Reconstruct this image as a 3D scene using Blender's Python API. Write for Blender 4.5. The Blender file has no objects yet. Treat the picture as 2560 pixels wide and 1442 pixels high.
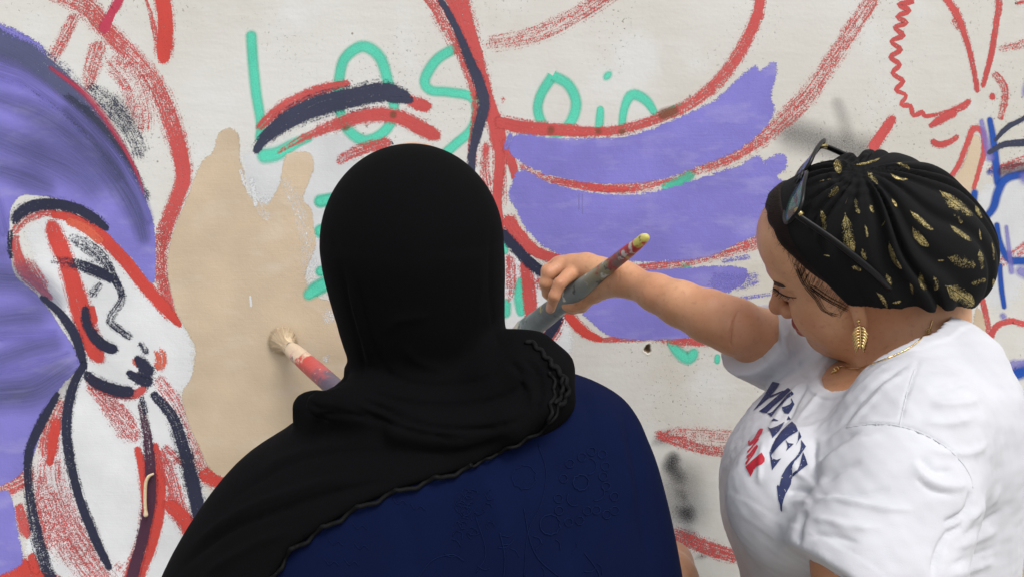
import bpy, math, random
import numpy as np
from mathutils import Vector, Matrix
from mathutils.bvhtree import BVHTree
R = math.radians
rng = np.random.default_rng(7)
random.seed(7)
scene = bpy.context.scene
COL = scene.collection

# ------------------------------------------------------------------ camera
CAM = np.array([0.0, -1.45, 1.62]); PITCH = R(8.0); FPX = 2048.0
cam_data = bpy.data.cameras.new('camera'); cam = bpy.data.objects.new('camera', cam_data); COL.objects.link(cam)
cam.location = CAM; cam.rotation_euler = (R(90) - PITCH, 0, 0)
cam_data.sensor_width = 36; cam_data.lens = 36 * FPX / 2560; cam_data.clip_start = 0.02; cam_data.clip_end = 200
scene.camera = cam
# ------------------------------------------------------------------ sky, sun, exposure
world = bpy.data.worlds.new('World'); scene.world = world; world.use_nodes = True
wn = world.node_tree; bg = wn.nodes['Background']
sky = wn.nodes.new('ShaderNodeTexSky'); sky.sky_type = 'NISHITA'; sky.sun_disc = False
SUN_EL, SUN_AZ = R(56), R(152)      # azimuth clockwise from +Y
sky.sun_elevation = SUN_EL; sky.sun_rotation = SUN_AZ
sky.air_density = 1.0; sky.dust_density = 3.0; sky.ozone_density = 1.0
hsv = wn.nodes.new('ShaderNodeHueSaturation'); hsv.inputs['Saturation'].default_value = 0.22     # overcast: cloud-grey light
wn.links.new(sky.outputs[0], hsv.inputs['Color']); wn.links.new(hsv.outputs[0], bg.inputs['Color'])
bg.inputs['Strength'].default_value = 0.15
sun_d = bpy.data.lights.new('sun', 'SUN'); sun_d.energy = 1.5; sun_d.angle = R(24); sun_d.color = (1.0, 0.955, 0.90)
sun = bpy.data.objects.new('sun', sun_d); COL.objects.link(sun)
sdir = Vector((math.sin(SUN_AZ) * math.cos(SUN_EL), math.cos(SUN_AZ) * math.cos(SUN_EL), math.sin(SUN_EL)))
sun.rotation_euler = sdir.to_track_quat('Z', 'Y').to_euler(); sun.location = sdir * 12
vs = scene.view_settings; vs.view_transform = 'Standard'; vs.look = 'None'; vs.gamma = 1.0; vs.use_curve_mapping = False
vs.exposure = 0.10
scene.cycles.transparent_max_bounces = 40; scene.cycles.max_bounces = 8
scene.cycles.use_denoising = True

# ------------------------------------------------------------------ helpers: camera rays
FW = np.array([0, math.cos(PITCH), -math.sin(PITCH)]); UPV = np.array([0, math.sin(PITCH), math.cos(PITCH)]); RT = np.array([1.0, 0, 0])
def ray(x, y):
    return RT * ((x - 1280) / FPX) + UPV * (-(y - 721) / FPX) + FW
def P(x, y, Y):
    """point of the plane at distance Y (wall is Y=0) seen at photo pixel x,y"""
    d = ray(x, y); return CAM + d * ((Y - CAM[1]) / d[1])
def proj(V):
    q = V - CAM; z = q @ FW
    return np.stack([1280 + FPX * (q @ RT) / z, 721 - FPX * (q @ UPV) / z], 1)
def srgb(r, g, b):
    f = lambda c: (c / 255 / 12.92) if c / 255 <= 0.04045 else ((c / 255 + 0.055) / 1.055) ** 2.4
    return (f(r), f(g), f(b), 1.0)
def dist_poly(Q, pts, closed=False):
    """distance of the points Q to a polyline, and position along it 0..1"""
    pts = np.asarray(pts, float)
    if closed: pts = np.vstack([pts, pts[:1]])
    best = np.full(len(Q), 1e9); tb = np.zeros(len(Q)); n = len(pts) - 1
    for i in range(n):
        a, b = pts[i], pts[i + 1]; ab = b - a
        t = np.clip(((Q - a) @ ab) / (ab @ ab + 1e-12), 0, 1)
        d = np.linalg.norm(Q - a - t[:, None] * ab, axis=1)
        m = d < best; best[m] = d[m]; tb[m] = (i + t[m]) / n
    return best, tb
def inside(Q, poly):
    poly = np.asarray(poly, float); x, y = Q[:, 0], Q[:, 1]; c = np.zeros(len(Q), bool)
    for i in range(len(poly)):
        x1, y1 = poly[i]; x2, y2 = poly[i - 1]
        m = (y1 > y) != (y2 > y)
        c ^= m & (x < (x2 - x1) * (y - y1) / (y2 - y1 + 1e-12) + x1)
    return c
def sd_poly(Q, poly):
    d, _ = dist_poly(Q, poly, True); return np.where(inside(Q, poly), -d, d)
def spline(pts, step=None, n=None):
    """Catmull-Rom through rows of pts"""
    p = np.asarray(pts, float); p = np.vstack([2 * p[0] - p[1], p, 2 * p[-1] - p[-2]])
    out = []
    for i in range(1, len(p) - 2):
        L = np.linalg.norm(p[i + 1][:2] - p[i][:2]) if step else 1
        k = max(2, int(L / step)) if step else n
        for t in np.linspace(0, 1, k, endpoint=False):
            a, b, c, d = p[i - 1], p[i], p[i + 1], p[i + 2]
            out.append(0.5 * (2 * b + (c - a) * t + (2 * a - 5 * b + 4 * c - d) * t * t + (3 * b - a - 3 * c + d) * t ** 3))
    out.append(p[-2]); return np.array(out)

# ------------------------------------------------------------------ helpers: objects and meshes
def tag(o, label=None, cat=None, group=None, kind=None):
    for k, v in (('label', label), ('category', cat), ('group', group), ('kind', kind)):
        if v: o[k] = v
    return o
def empty(name, loc, label, cat):
    o = bpy.data.objects.new(name, None); COL.objects.link(o); o.location = loc; o.empty_display_size = 0.1
    return tag(o, label, cat)
def mk(name, V, F, m, parent=None, smooth=True, attrs=None):
    """one mesh object; V n x 3 world points, F list/array of faces"""
    V = np.asarray(V, np.float32)
    me = bpy.data.meshes.new(name)
    if isinstance(F, np.ndarray):
        k = F.shape[1]; me.vertices.add(len(V)); me.loops.add(F.size); me.polygons.add(len(F))
        me.vertices.foreach_set('co', V.ravel()); me.loops.foreach_set('vertex_index', F.astype(np.int32).ravel())
        me.polygons.foreach_set('loop_start', np.arange(0, F.size, k, dtype=np.int32))
        me.update(calc_edges=True); me.validate()
    else:
        me.from_pydata([tuple(map(float, v)) for v in V], [], F); me.update()
    if smooth: me.polygons.foreach_set('use_smooth', np.ones(len(me.polygons), bool))
    for an, (ty, arr) in (attrs or {}).items():
        at = me.attributes.new(an, ty, 'POINT')
        at.data.foreach_set({'FLOAT': 'value', 'FLOAT_VECTOR': 'vector', 'FLOAT_COLOR': 'color'}[ty], np.asarray(arr, np.float32).ravel())
    if m: me.materials.append(m)
    o = bpy.data.objects.new(name, me); COL.objects.link(o)
    if parent:
        o.parent = parent
        o.matrix_parent_inverse = Matrix.Translation(parent.location).inverted()
    return o
def biggest(V, F, *extra):
    """largest connected piece, without loose points"""
    lab = np.arange(len(V))
    while True:
        m = lab[F].min(1); new = lab.copy(); np.minimum.at(new, F.ravel(), np.repeat(m, F.shape[1])); new = new[new]
        if (new == lab).all(): break
        lab = new
    fl = lab[F[:, 0]]; v, c = np.unique(fl, return_counts=True); F = F[fl == v[c.argmax()]]
    use = np.unique(F); mp = np.zeros(len(V), int); mp[use] = np.arange(len(use))
    return (V[use], mp[F]) + tuple(np.asarray(e)[use] for e in extra)
def grid_faces(nu, nv, wrap_v=False):
    i, j = np.meshgrid(np.arange(nu - 1), np.arange(nv if wrap_v else nv - 1), indexing='ij')
    a = i * nv + j; b = i * nv + (j + 1) % nv
    return np.stack([a, b, b + nv, a + nv], -1).reshape(-1, 4)
def tube(pts, r, nseg=8, caps=True):
    """tube along pts with radius (or radii) r -> V, F(array, quads; caps are collapsed rings)"""
    p = np.asarray(pts, float); n = len(p); r = np.broadcast_to(np.asarray(r, float), (n,)).copy()
    t = np.gradient(p, axis=0); t /= np.linalg.norm(t, axis=1)[:, None] + 1e-12
    u = np.cross(t[0], [0, 0, 1.0]);
    if np.linalg.norm(u) < 1e-3: u = np.cross(t[0], [1.0, 0, 0])
    V = []; ang = np.linspace(0, 2 * np.pi, nseg, endpoint=False)
    for i in range(n):
        u = u - t[i] * (u @ t[i]); u /= np.linalg.norm(u); w = np.cross(t[i], u)
        ring = p[i] + r[i] * (np.cos(ang)[:, None] * u + np.sin(ang)[:, None] * w)
        if caps and i == 0: V.append(p[0] + 0 * ring)
        V.append(ring)
        if caps and i == n - 1: V.append(p[-1] + 0 * ring)
    m = len(V); return np.vstack(V), grid_faces(m, nseg, True)
def join(parts):
    Vs, Fs, k = [], [], 0
    for V, F in parts: Vs.append(V); Fs.append(np.asarray(F) + k); k += len(V)
    return np.vstack(Vs), np.vstack(Fs)
def frame(axis, hint=(0, 0, 1)):
    a = np.asarray(axis, float); a = a / np.linalg.norm(a); u = np.cross(hint, a); u /= np.linalg.norm(u); return a, u, np.cross(a, u)
def lathe(A, B, prof, nseg=28):
    """revolve prof [(t, r)] about the line A->B"""
    A, B = np.asarray(A), np.asarray(B); a, u, w = frame(B - A); L = np.linalg.norm(B - A); ang = np.linspace(0, 2 * np.pi, nseg, endpoint=False)
    V = np.vstack([A + a * (t * L) + r * (np.cos(ang)[:, None] * u + np.sin(ang)[:, None] * w) for t, r in prof])
    return V, grid_faces(len(prof), nseg, True)

# ------------------------------------------------------------------ helpers: soft implicit shapes
def smin(a, b, k):
    h = np.maximum(k - np.abs(a - b), 0) / k; return np.minimum(a, b) - h * h * k * 0.25
def smax(a, b, k): return -smin(-a, -b, k)
def ell(X, c, r, M=None):
    q = X - np.asarray(c)
    if M is not None: q = q @ M
    r = np.asarray(r, float); k0 = np.linalg.norm(q / r, axis=1); k1 = np.linalg.norm(q / r ** 2, axis=1) + 1e-9
    return k0 * (k0 - 1) / k1
def cap(X, a, b, ra, rb):
    a, b = np.asarray(a, float), np.asarray(b, float); ab = b - a
    t = np.clip(((X - a) @ ab) / (ab @ ab), 0, 1); return np.linalg.norm(X - a - t[:, None] * ab, axis=1) - (ra + t * (rb - ra))
def chain(X, pts, k=0.01):
    """pts rows (x,y,z,r)"""
    d = None
    for p, q in zip(pts[:-1], pts[1:]):
        e = cap(X, p[:3], q[:3], p[3], q[3]); d = e if d is None else smin(d, e, k)
    return d
class Loft:
    """horizontal slices: rows (pixel y, left x, right x, plane Y, half depth)"""
    def __init__(s, rows, n=2.0):
        q = []
        for y, xl, xr, Yc, b in rows:
            a, c = P(xl, y, Yc), P(xr, y, Yc); q.append((a[2], (a[0] + c[0]) / 2, (c[0] - a[0]) / 2, Yc, b))
        q = np.array(q)[::-1]; s.z = q[:, 0]; s.n = n; s.q = q
    def __call__(s, X):
        z = X[:, 2]; g = lambda i: np.interp(z, s.z, s.q[:, i])
        a, b = g(2), g(4); r = (np.abs((X[:, 0] - g(1)) / a) ** s.n + np.abs((X[:, 1] - g(3)) / b) ** s.n) ** (1 / s.n)
        f = (r - 1) * np.minimum(a, b)
        return np.maximum(f, np.maximum(z - s.z[-1], s.z[0] - z))
def smooth_rows(rows, n=6): return [tuple(r) for r in spline(rows, n=n)]
def surface(fn, lo, hi, h):
    """surface-nets mesh of fn=0 in the box -> V, quads"""
    lo, hi = np.asarray(lo, float), np.asarray(hi, float); m = 4
    nc = np.ceil((hi - lo) / (h * m)).astype(int) + 1; n = nc * m
    ax = [lo[i] + (np.arange(nc[i]) + 0.5 - 0.5 / m) * h * m for i in range(3)]
    C = np.stack(np.meshgrid(*ax, indexing='ij'), -1).reshape(-1, 3); FC = fn(C).reshape(nc)
    act = np.abs(FC) < h * m * 1.9
    Fv = np.repeat(np.repeat(np.repeat(FC, m, 0), m, 1), m, 2).astype(np.float32)
    A = np.repeat(np.repeat(np.repeat(act, m, 0), m, 1), m, 2); idx = np.argwhere(A)
    vals = np.empty(len(idx), np.float32)
    for i in range(0, len(idx), 400000): vals[i:i + 400000] = fn(lo + idx[i:i + 400000] * h)
    Fv[A] = vals
    S = Fv < 0; c8 = [(i, j, k) for i in (0, 1) for j in (0, 1) for k in (0, 1)]
    sl = lambda o: tuple(slice(o[d], n[d] - 1 + o[d]) for d in range(3))
    cnt = sum(S[sl(o)].astype(np.int8) for o in c8); cells = np.argwhere((cnt > 0) & (cnt < 8))
    vid = np.full(n - 1, -1, np.int32); vid[tuple(cells.T)] = np.arange(len(cells))
    acc = np.zeros((len(cells), 3)); num = np.zeros(len(cells)); ii = cells.T
    for o in c8:
        for d in range(3):
            if o[d]: continue
            o2 = list(o); o2[d] = 1
            f1 = Fv[ii[0] + o[0], ii[1] + o[1], ii[2] + o[2]]; f2 = Fv[ii[0] + o2[0], ii[1] + o2[1], ii[2] + o2[2]]
            mm = (f1 < 0) != (f2 < 0); t = np.where(mm, f1 / np.where(mm, f1 - f2, 1), 0)
            p = np.tile(np.array(o, float), (len(cells), 1)); p[:, d] += t
            acc[mm] += p[mm]; num[mm] += 1
    V = lo + (cells + acc / num[:, None]) * h
    Q = []
    for d in range(3):
        e, g = [(1, 2), (2, 0), (0, 1)][d]
        s0 = [slice(1, n[i] - 1) for i in range(3)]; s0[d] = slice(0, n[d] - 1); s1 = list(s0); s1[d] = slice(1, n[d])
        a, b = S[tuple(s0)], S[tuple(s1)]; E = np.argwhere(a != b)
        off = np.ones(3, int); off[d] = 0; E = E + off; sg = S[tuple(E.T)]
        def vv(de, dg):
            q = E.copy(); q[:, e] -= de; q[:, g] -= dg; return vid[tuple(q.T)]
        q = np.stack([vv(1, 1), vv(0, 1), vv(0, 0), vv(1, 0)], 1); q[~sg] = q[~sg][:, ::-1]; Q.append(q)
    Q = np.vstack(Q); Q = Q[(Q >= 0).all(1)]
    return V, Q
def vnormals(V, Q):
    n = np.cross(V[Q[:, 2]] - V[Q[:, 0]], V[Q[:, 3]] - V[Q[:, 1]]) if Q.shape[1] == 4 else np.cross(V[Q[:, 1]] - V[Q[:, 0]], V[Q[:, 2]] - V[Q[:, 0]])
    N = np.zeros_like(V)
    for k in range(Q.shape[1]): np.add.at(N, Q[:, k], n)
    return N / (np.linalg.norm(N, axis=1)[:, None] + 1e-12)
def relax(V, Q, it=2, w=0.5):
    E = np.vstack([Q[:, [i, (i + 1) % 4]] for i in range(4)]); n = len(V)
    deg = np.bincount(E[:, 0], minlength=n) + np.bincount(E[:, 1], minlength=n)
    for _ in range(it):
        A = np.zeros_like(V)
        for d in range(3): A[:, d] = np.bincount(E[:, 0], V[E[:, 1], d], n) + np.bincount(E[:, 1], V[E[:, 0], d], n)
        V = V + w * (A / np.maximum(deg, 1)[:, None] - V)
    return V
def folds(V, N, lst, side=0.0):
    """raise/lower ridges: lst of (pixel polyline, half width px, height m); only faces turned to the viewer"""
    q = proj(V); vd = CAM - V; vd /= np.linalg.norm(vd, axis=1)[:, None]; fac = np.clip((N * vd).sum(1) * 2.5 + side, 0, 1)
    D = np.zeros(len(V))
    for pts, w, hgt in lst:
        pl = spline(pts, n=5); d, t = dist_poly(q, pl)
        D += hgt * (.55 * np.exp(-(d / (w * .8)) ** 2) + .45 * np.exp(-np.abs(d) / (w * .55))) * np.clip(np.minimum(t, 1 - t) * 5, 0.0, 1)
    return V + N * (D * fac)[:, None]
class Caster:
    def __init__(s, V, Q):
        s.t = BVHTree.FromPolygons([tuple(v) for v in np.asarray(V, float)], [tuple(q) for q in np.asarray(Q).tolist()])
    def __call__(s, x, y, off=0.0, fallback=None):
        d = ray(x, y); h = s.t.ray_cast(Vector(CAM), Vector(d))
        if h[0] is None: return fallback
        n = h[1]
        if n.dot(Vector(d)) > 0: n = -n
        return np.array(h[0] + n * off)
def sheet(caster, poly, off, step=3.0):
    """flat print: polygon given in photo pixels laid on a surface -> V, tris (constrained by a fine grid with snapped rim)"""
    from mathutils.geometry import delaunay_2d_cdt
    poly = np.asarray(poly, float); rim = []
    for i in range(len(poly)):
        a, b = poly[i], poly[(i + 1) % len(poly)]; k = max(1, int(np.linalg.norm(b - a) / step))
        rim += [a + (b - a) * t for t in np.linspace(0, 1, k, endpoint=False)]
    rim = np.array(rim); lo, hi = poly.min(0), poly.max(0)
    g = np.stack(np.meshgrid(np.arange(lo[0], hi[0], step), np.arange(lo[1], hi[1], step)), -1).reshape(-1, 2)
    if len(g): g = g[sd_poly(g, poly) < -step * 0.6]
    pts = [Vector(p) for p in rim] + [Vector(p) for p in g]; n = len(rim)
    vo, _, fo, *_ = delaunay_2d_cdt(pts, [(i, (i + 1) % n) for i in range(n)], [], 1, 1e-6)
    V = [caster(v[0], v[1], off) for v in vo]; ok = [v is not None for v in V]
    V = np.array([v if v is not None else (0, 0, 0) for v in V]); F = [tuple(f) for f in fo if all(ok[i] for i in f)]
    return V, np.array(F), np.array([tuple(v) for v in vo])

# ------------------------------------------------------------------ materials
class NT:
    def __init__(s, name):
        s.m = bpy.data.materials.new(name); s.m.use_nodes = True; s.t = s.m.node_tree; s.b = s.t.nodes['Principled BSDF']; s.out = s.t.nodes['Material Output']
    def n(s, ty, **kw):
        x = s.t.nodes.new('ShaderNode' + ty)
        for k, v in kw.items(): setattr(x, k, v)
        return x
    def set(s, sock, v):
        if isinstance(v, bpy.types.NodeSocket): s.t.links.new(v, sock)
        else: sock.default_value = v
    def math(s, op, a, b=0.0, c=0.0, clamp=False):
        x = s.n('Math', operation=op, use_clamp=clamp)
        for i, v in enumerate((a, b, c)): s.set(x.inputs[i], v)
        return x.outputs[0]
    def noise(s, vec, scale, detail=3.0, rough=0.55, w=None):
        x = s.n('TexNoise'); s.set(x.inputs['Vector'], vec); x.inputs['Scale'].default_value = scale
        x.inputs['Detail'].default_value = detail; x.inputs['Roughness'].default_value = rough; return x.outputs[0]
    def mapr(s, v, a, b, c=0.0, d=1.0, smooth=False):
        x = s.n('MapRange'); x.interpolation_type = 'SMOOTHSTEP' if smooth else 'LINEAR'; s.set(x.inputs[0], v)
        for i, q in enumerate((a, b, c, d)): s.set(x.inputs[i + 1], q)
        return x.outputs[0]
    def mix(s, fac, a, b, mode='MIX'):
        x = s.n('Mix', data_type='RGBA', blend_type=mode); s.set(x.inputs[0], fac); s.set(x.inputs[6], a); s.set(x.inputs[7], b); return x.outputs[2]
    def bump(s, h, strength=0.3, dist=0.002, normal=None):
        x = s.n('Bump'); x.inputs['Strength'].default_value = strength; x.inputs['Distance'].default_value = dist; s.set(x.inputs['Height'], h)
        if normal: s.set(x.inputs['Normal'], normal)
        return x.outputs[0]
    def vscale(s, vec, sc):
        x = s.n('Mapping'); s.set(x.inputs[0], vec); x.inputs['Scale'].default_value = sc; return x.outputs[0]
    def pos(s): return s.n('NewGeometry').outputs['Position']
    def attr(s, name): return s.n('Attribute', attribute_name=name)
    def P(s, **kw):
        for k, v in kw.items(): s.set(s.b.inputs[k.replace('_', ' ')], v)
        return s.m
def plaster_height(t, pos):
    """relief shared by the bare wall and the paint on it: fine roller grain, coarser lumps and trowel marks"""
    a = t.noise(pos, 170, 3); b = t.noise(pos, 45, 2); c = t.noise(t.vscale(pos, (1, 1, 3.2)), 11, 3)
    return t.math('ADD', t.math('MULTIPLY', a, 0.42), t.math('ADD', t.math('MULTIPLY', b, 0.5), t.math('MULTIPLY', c, 1.4)))
def mat_wall():
    t = NT('wall_plaster'); p = t.pos()
    big = t.noise(p, 1.6, 4); mid = t.noise(p, 7, 4); fine = t.noise(p, 230, 2)
    c = t.mix(t.mapr(big, .35, .68, 0, 1, True), srgb(221, 221, 218), srgb(206, 203, 194))
    c = t.mix(t.mapr(mid, .50, .74, 0, .55, True), c, srgb(226, 229, 231))
    stain = t.noise(t.vscale(p, (1.0, 1, .8)), 2.3, 5, .6)
    c = t.mix(t.mapr(stain, .56, .74, 0, .55, True), c, srgb(196, 190, 172))
    # grime caught in pores, in patches
    pat = t.mapr(t.noise(p, 4.3, 4), .46, .64, 0, 1, True)
    pores = t.mapr(t.noise(p, 165, 3, .65), .60, .66, 0, 1, True)
    c = t.mix(t.math('MULTIPLY', t.math('MULTIPLY', pat, pores), .75), c, srgb(92, 88, 76))
    v = t.n('TexVoronoi', feature='F1'); t.set(v.inputs['Vector'], p); v.inputs['Scale'].default_value = 13
    sp = t.mapr(v.outputs['Distance'], .022, .036, .8, 0, True)
    c = t.mix(sp, c, srgb(120, 112, 100))
    sy = t.n('SeparateXYZ'); t.set(sy.inputs[0], p); c = t.mix(t.mapr(sy.outputs[1], .0006, .004, 0, 1), c, srgb(146, 126, 104))   # bared render inside the chipped hole
    h = plaster_height(t, p)
    return t.P(Base_Color=c, Roughness=.82, Normal=t.bump(t.math('SUBTRACT', h, t.math('MULTIPLY', t.math('MULTIPLY', pat, pores), .5)), .32, .0022))
PAINT = {}
def mat_paint(name, col, mode, var=0.10, soft=0.0, gloss=0.55):
    """mode brush: streaky dry-brush cover; spray: soft-edged mist; fill: area with a ragged rim; smear: thin wet-in-wet glaze"""
    key = (name, mode)
    if key in PAINT: return PAINT[key]
    t = NT('paint_' + name + '_' + mode); p = t.pos(); a = t.attr('stroke'); xyz = t.n('SeparateXYZ'); t.set(xyz.inputs[0], a.outputs['Vector'])
    v, e, load = xyz.outputs; uvn = t.attr('along').outputs['Vector']
    r = t.math('SQRT', t.math('ADD', t.math('MULTIPLY', v, v), t.math('MULTIPLY', e, e)))
    grain = t.noise(p, 430, 1, .6); lump = t.noise(p, 100, 2, .6)
    streak = t.noise(t.vscale(uvn, (9, 330, 1)), 1.0, 2, .6)
    tex = t.math('ADD', t.math('MULTIPLY', grain, .44), t.math('ADD', t.math('MULTIPLY', lump, .22), t.math('MULTIPLY', streak, .34)))
    if mode == 'brush':
        # loaded core, then a dry halo where only the raised grain took paint
        body = t.math('ADD', t.math('MULTIPLY', load, t.mapr(r, .40, .66, 1, 0, True)), t.math('MULTIPLY', t.math('MINIMUM', load, .75), t.mapr(r, .40, .66, 0, .46, True)))
        cov = t.math('SUBTRACT', t.math('ADD', body, t.math('MULTIPLY', t.math('SUBTRACT', tex, .5), 3.2)), t.mapr(r, .62, 1.0, 0, .42, True))
        al = t.math('MULTIPLY', t.mapr(cov, .18, .80, 0, 1, True), .97)
    elif mode == 'spray':
        cov = t.math('MULTIPLY', t.mapr(r, .28, 1.0, 1, 0, True), load)
        al = t.math('MULTIPLY', cov, t.mapr(grain, .30, .55, .82, 1, True), clamp=True)
    elif mode == 'mist':
        cov = t.math('MULTIPLY', t.mapr(r, 0.0, 1.0, 1, 0, True), load)
        al = t.math('MULTIPLY', cov, t.mapr(grain, .35, .62, .75, 1.2, True), clamp=True)
    elif mode == 'smear':
        cov = t.math('MULTIPLY', t.mapr(r, .0, 1.0, .95, 0, True), load)
        al = t.math('MULTIPLY', cov, t.mapr(streak, .3, .7, .7, 1.15, True), clamp=True)
    else:   # fill: v = inward distance in m, e = raggedness in m
        d = t.math('ADD', v, t.math('MULTIPLY', t.math('SUBTRACT', tex, .52), t.math('MULTIPLY', e, 6.0)))
        al = t.math('MULTIPLY', t.mapr(d, -.0009, .0012, 0, 1, True), load)
    cv = t.noise(p, 9, 2); c = t.mix(t.mapr(cv, .3, .7, 0, 1), tuple(x * (1 - var) for x in col[:3]) + (1,), tuple(min(1, x * (1 + var) + .02 * var) for x in col[:3]) + (1,))
    if mode == 'fill':
        c = t.mix(t.mapr(t.noise(t.vscale(p, (3.5, 1, 9)), 3.0, 4), .52, .72, 0, .16), c, (.85, .83, .85, 1))
    h = t.math('ADD', t.math('ADD', t.math('MULTIPLY', grain, .35), t.math('MULTIPLY', lump, .75)), t.math('MULTIPLY', streak, .45 if mode == 'brush' else .3))
    m = t.P(Base_Color=c, Roughness=gloss, Alpha=al, Normal=t.bump(h, .30, .0022))
    t.b.inputs['Specular IOR Level'].default_value = .3
    PAINT[key] = m; return m
def mat_cloth(name, col, rough=.85, weave=900, amt=.25, wr=0.0, sheen=0.0, spec=.2):
    t = NT(name); p = t.pos(); n = t.noise(p, weave, 2); l = t.noise(p, 14, 3)
    c = t.mix(t.mapr(l, .3, .7), tuple(x * .92 for x in col[:3]) + (1,), tuple(min(1, x * 1.05) for x in col[:3]) + (1,))
    h = t.math('ADD', t.math('MULTIPLY', n, .3), t.math('MULTIPLY', t.noise(t.vscale(p, (1, 1, 2.2)), 30, 3), wr))
    t.P(Base_Color=c, Roughness=rough, Normal=t.bump(h, amt, .002))
    t.b.inputs['Specular IOR Level'].default_value = spec
    if sheen: t.b.inputs['Sheen Weight'].default_value = sheen; t.b.inputs['Sheen Roughness'].default_value = .45
    return t.m
def mat_plain(name, col, rough=.5, metal=0.0, spec=.5, bump=0.0, scale=200):
    t = NT(name); p = t.pos(); l = t.noise(p, scale, 3)
    c = t.mix(t.mapr(l, .3, .7), tuple(x * .85 for x in col[:3]) + (1,), tuple(min(1, x * 1.12) for x in col[:3]) + (1,))
    t.P(Base_Color=c, Roughness=rough, Metallic=metal)
    t.b.inputs['Specular IOR Level'].default_value = spec
    if bump: t.P(Normal=t.bump(l, bump, .001))
    return t.m
def mat_skin():
    t = NT('skin'); p = t.pos(); a = t.attr('tint')
    l = t.noise(p, 22, 4); f = t.noise(p, 160, 3)
    c = t.mix(t.mapr(l, .35, .68), srgb(196, 144, 108), srgb(212, 163, 127))
    c = t.mix(t.mapr(f, .55, .75, 0, .32), c, srgb(150, 95, 70)); c = t.mix(t.mapr(t.noise(p, 9, 2), .45, .7, 0, .4), c, srgb(190, 122, 96))
    c = t.mix(a.outputs['Alpha'], c, a.outputs['Color'])
    t.P(Base_Color=c, Roughness=.46, Normal=t.bump(t.math('ADD', t.noise(p, 900, 2), t.math('MULTIPLY', f, .6)), .16, .0008))
    t.b.inputs['Subsurface Weight'].default_value = .12; t.b.inputs['Subsurface Radius'].default_value = (.010, .004, .002); t.b.inputs['Subsurface Scale'].default_value = 1.0
    t.b.inputs['Specular IOR Level'].default_value = .4
    return t.m
M_skin = mat_skin()

# ------------------------------------------------------------------ the setting: ground and wall
def mat_ground():
    t = NT('pavement_concrete'); p = t.pos(); a = t.noise(p, 3, 4); b = t.noise(p, 90, 3)
    c = t.mix(t.mapr(a, .3, .7), srgb(140, 136, 128), srgb(165, 160, 150)); c = t.mix(t.mapr(b, .6, .7, 0, .5), c, srgb(95, 92, 88))
    return t.P(Base_Color=c, Roughness=.9, Normal=t.bump(b, .3, .004))
g = mk('pavement', [(-60, -60, 0), (60, -60, 0), (60, 60, 0), (-60, 60, 0)], [(0, 1, 2, 3)], mat_ground(), smooth=False); tag(g, kind='structure')

HOLE = P(1619, 872, 0)
def build_wall():
    def lines(lo, hi, c):
        fine = c + np.arange(-14, 15) * .0015
        return np.unique(np.concatenate([np.arange(lo, fine[0], .25), fine, np.arange(fine[-1] + .1, hi, .25), [lo, hi]]))
    xs, zs = lines(-4.5, 4.5, HOLE[0]), lines(-.02, 3.0, HOLE[2]); X, Z = np.meshgrid(xs, zs, indexing='ij')
    dx, dz = (X - HOLE[0]) / .0052, (Z - HOLE[2]) / .0075
    ang = np.arctan2(dz, dx); r = np.hypot(dx, dz) * (1 + .12 * np.sin(3 * ang + 1) + .08 * np.sin(5 * ang))
    Y = .016 * np.clip(1.15 - r, 0, 1) ** .7 * (r < 1.15) - .0008 * np.exp(-((r - 1.35) / .2) ** 2)
    V = np.stack([X, Y, Z], -1).reshape(-1, 3); F = grid_faces(len(xs), len(zs)); n = len(V)
    B = np.array([(-4.5, 0, -.02), (4.5, 0, -.02), (4.5, 0, 3), (-4.5, 0, 3), (-4.5, .2, -.02), (4.5, .2, -.02), (4.5, .2, 3), (-4.5, .2, 3)])
    FB = np.array([(4, 7, 6, 5), (0, 4, 5, 1), (3, 2, 6, 7), (0, 3, 7, 4), (1, 5, 6, 2)]) + n
    o = mk('mural_wall', np.vstack([V, B]), np.vstack([F, FB]), mat_wall(), smooth=False)
    return tag(o, 'off-white plastered wall covered in an unfinished mural of purple, red, navy and tan paint', 'wall')
wall = build_wall()

# ------------------------------------------------------------------ paint on the wall, in the order it was laid on
RED = srgb(202, 84, 82); RED2 = srgb(208, 74, 66); ORANGE = srgb(216, 100, 78); NAVY = srgb(44, 47, 70); NAVY2 = srgb(58, 62, 84); PLUM = srgb(78, 46, 66)
TEAL = srgb(92, 214, 184); PURPLE = srgb(131, 126, 206); GREYP = srgb(88, 92, 128); TAN = srgb(206, 187, 161); BLUE = srgb(22, 78, 172); WHITE = srgb(226, 229, 232); SMOKE = srgb(60, 60, 66)
MAT = {'red': RED, 'red2': RED2, 'orange': ORANGE, 'navy': NAVY, 'navy2': NAVY2, 'plum': PLUM, 'teal': TEAL, 'purple': PURPLE, 'greyp': GREYP, 'tan': TAN, 'blue': BLUE, 'white': WHITE, 'smoke': SMOKE,
       'cream': srgb(232, 212, 178), 'tealred': srgb(140, 92, 70), 'dirt': srgb(200, 190, 160), 'pink': srgb(196, 66, 92), 'lilac': srgb(150, 145, 214), 'tanlt': srgb(220, 202, 178)}
layer = [0]
def yoff(): layer[0] += 1; return -.0001 - layer[0] * .0000016
def wallpt(px, Y): return np.array([P(x, y, Y) for x, y in px])
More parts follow.
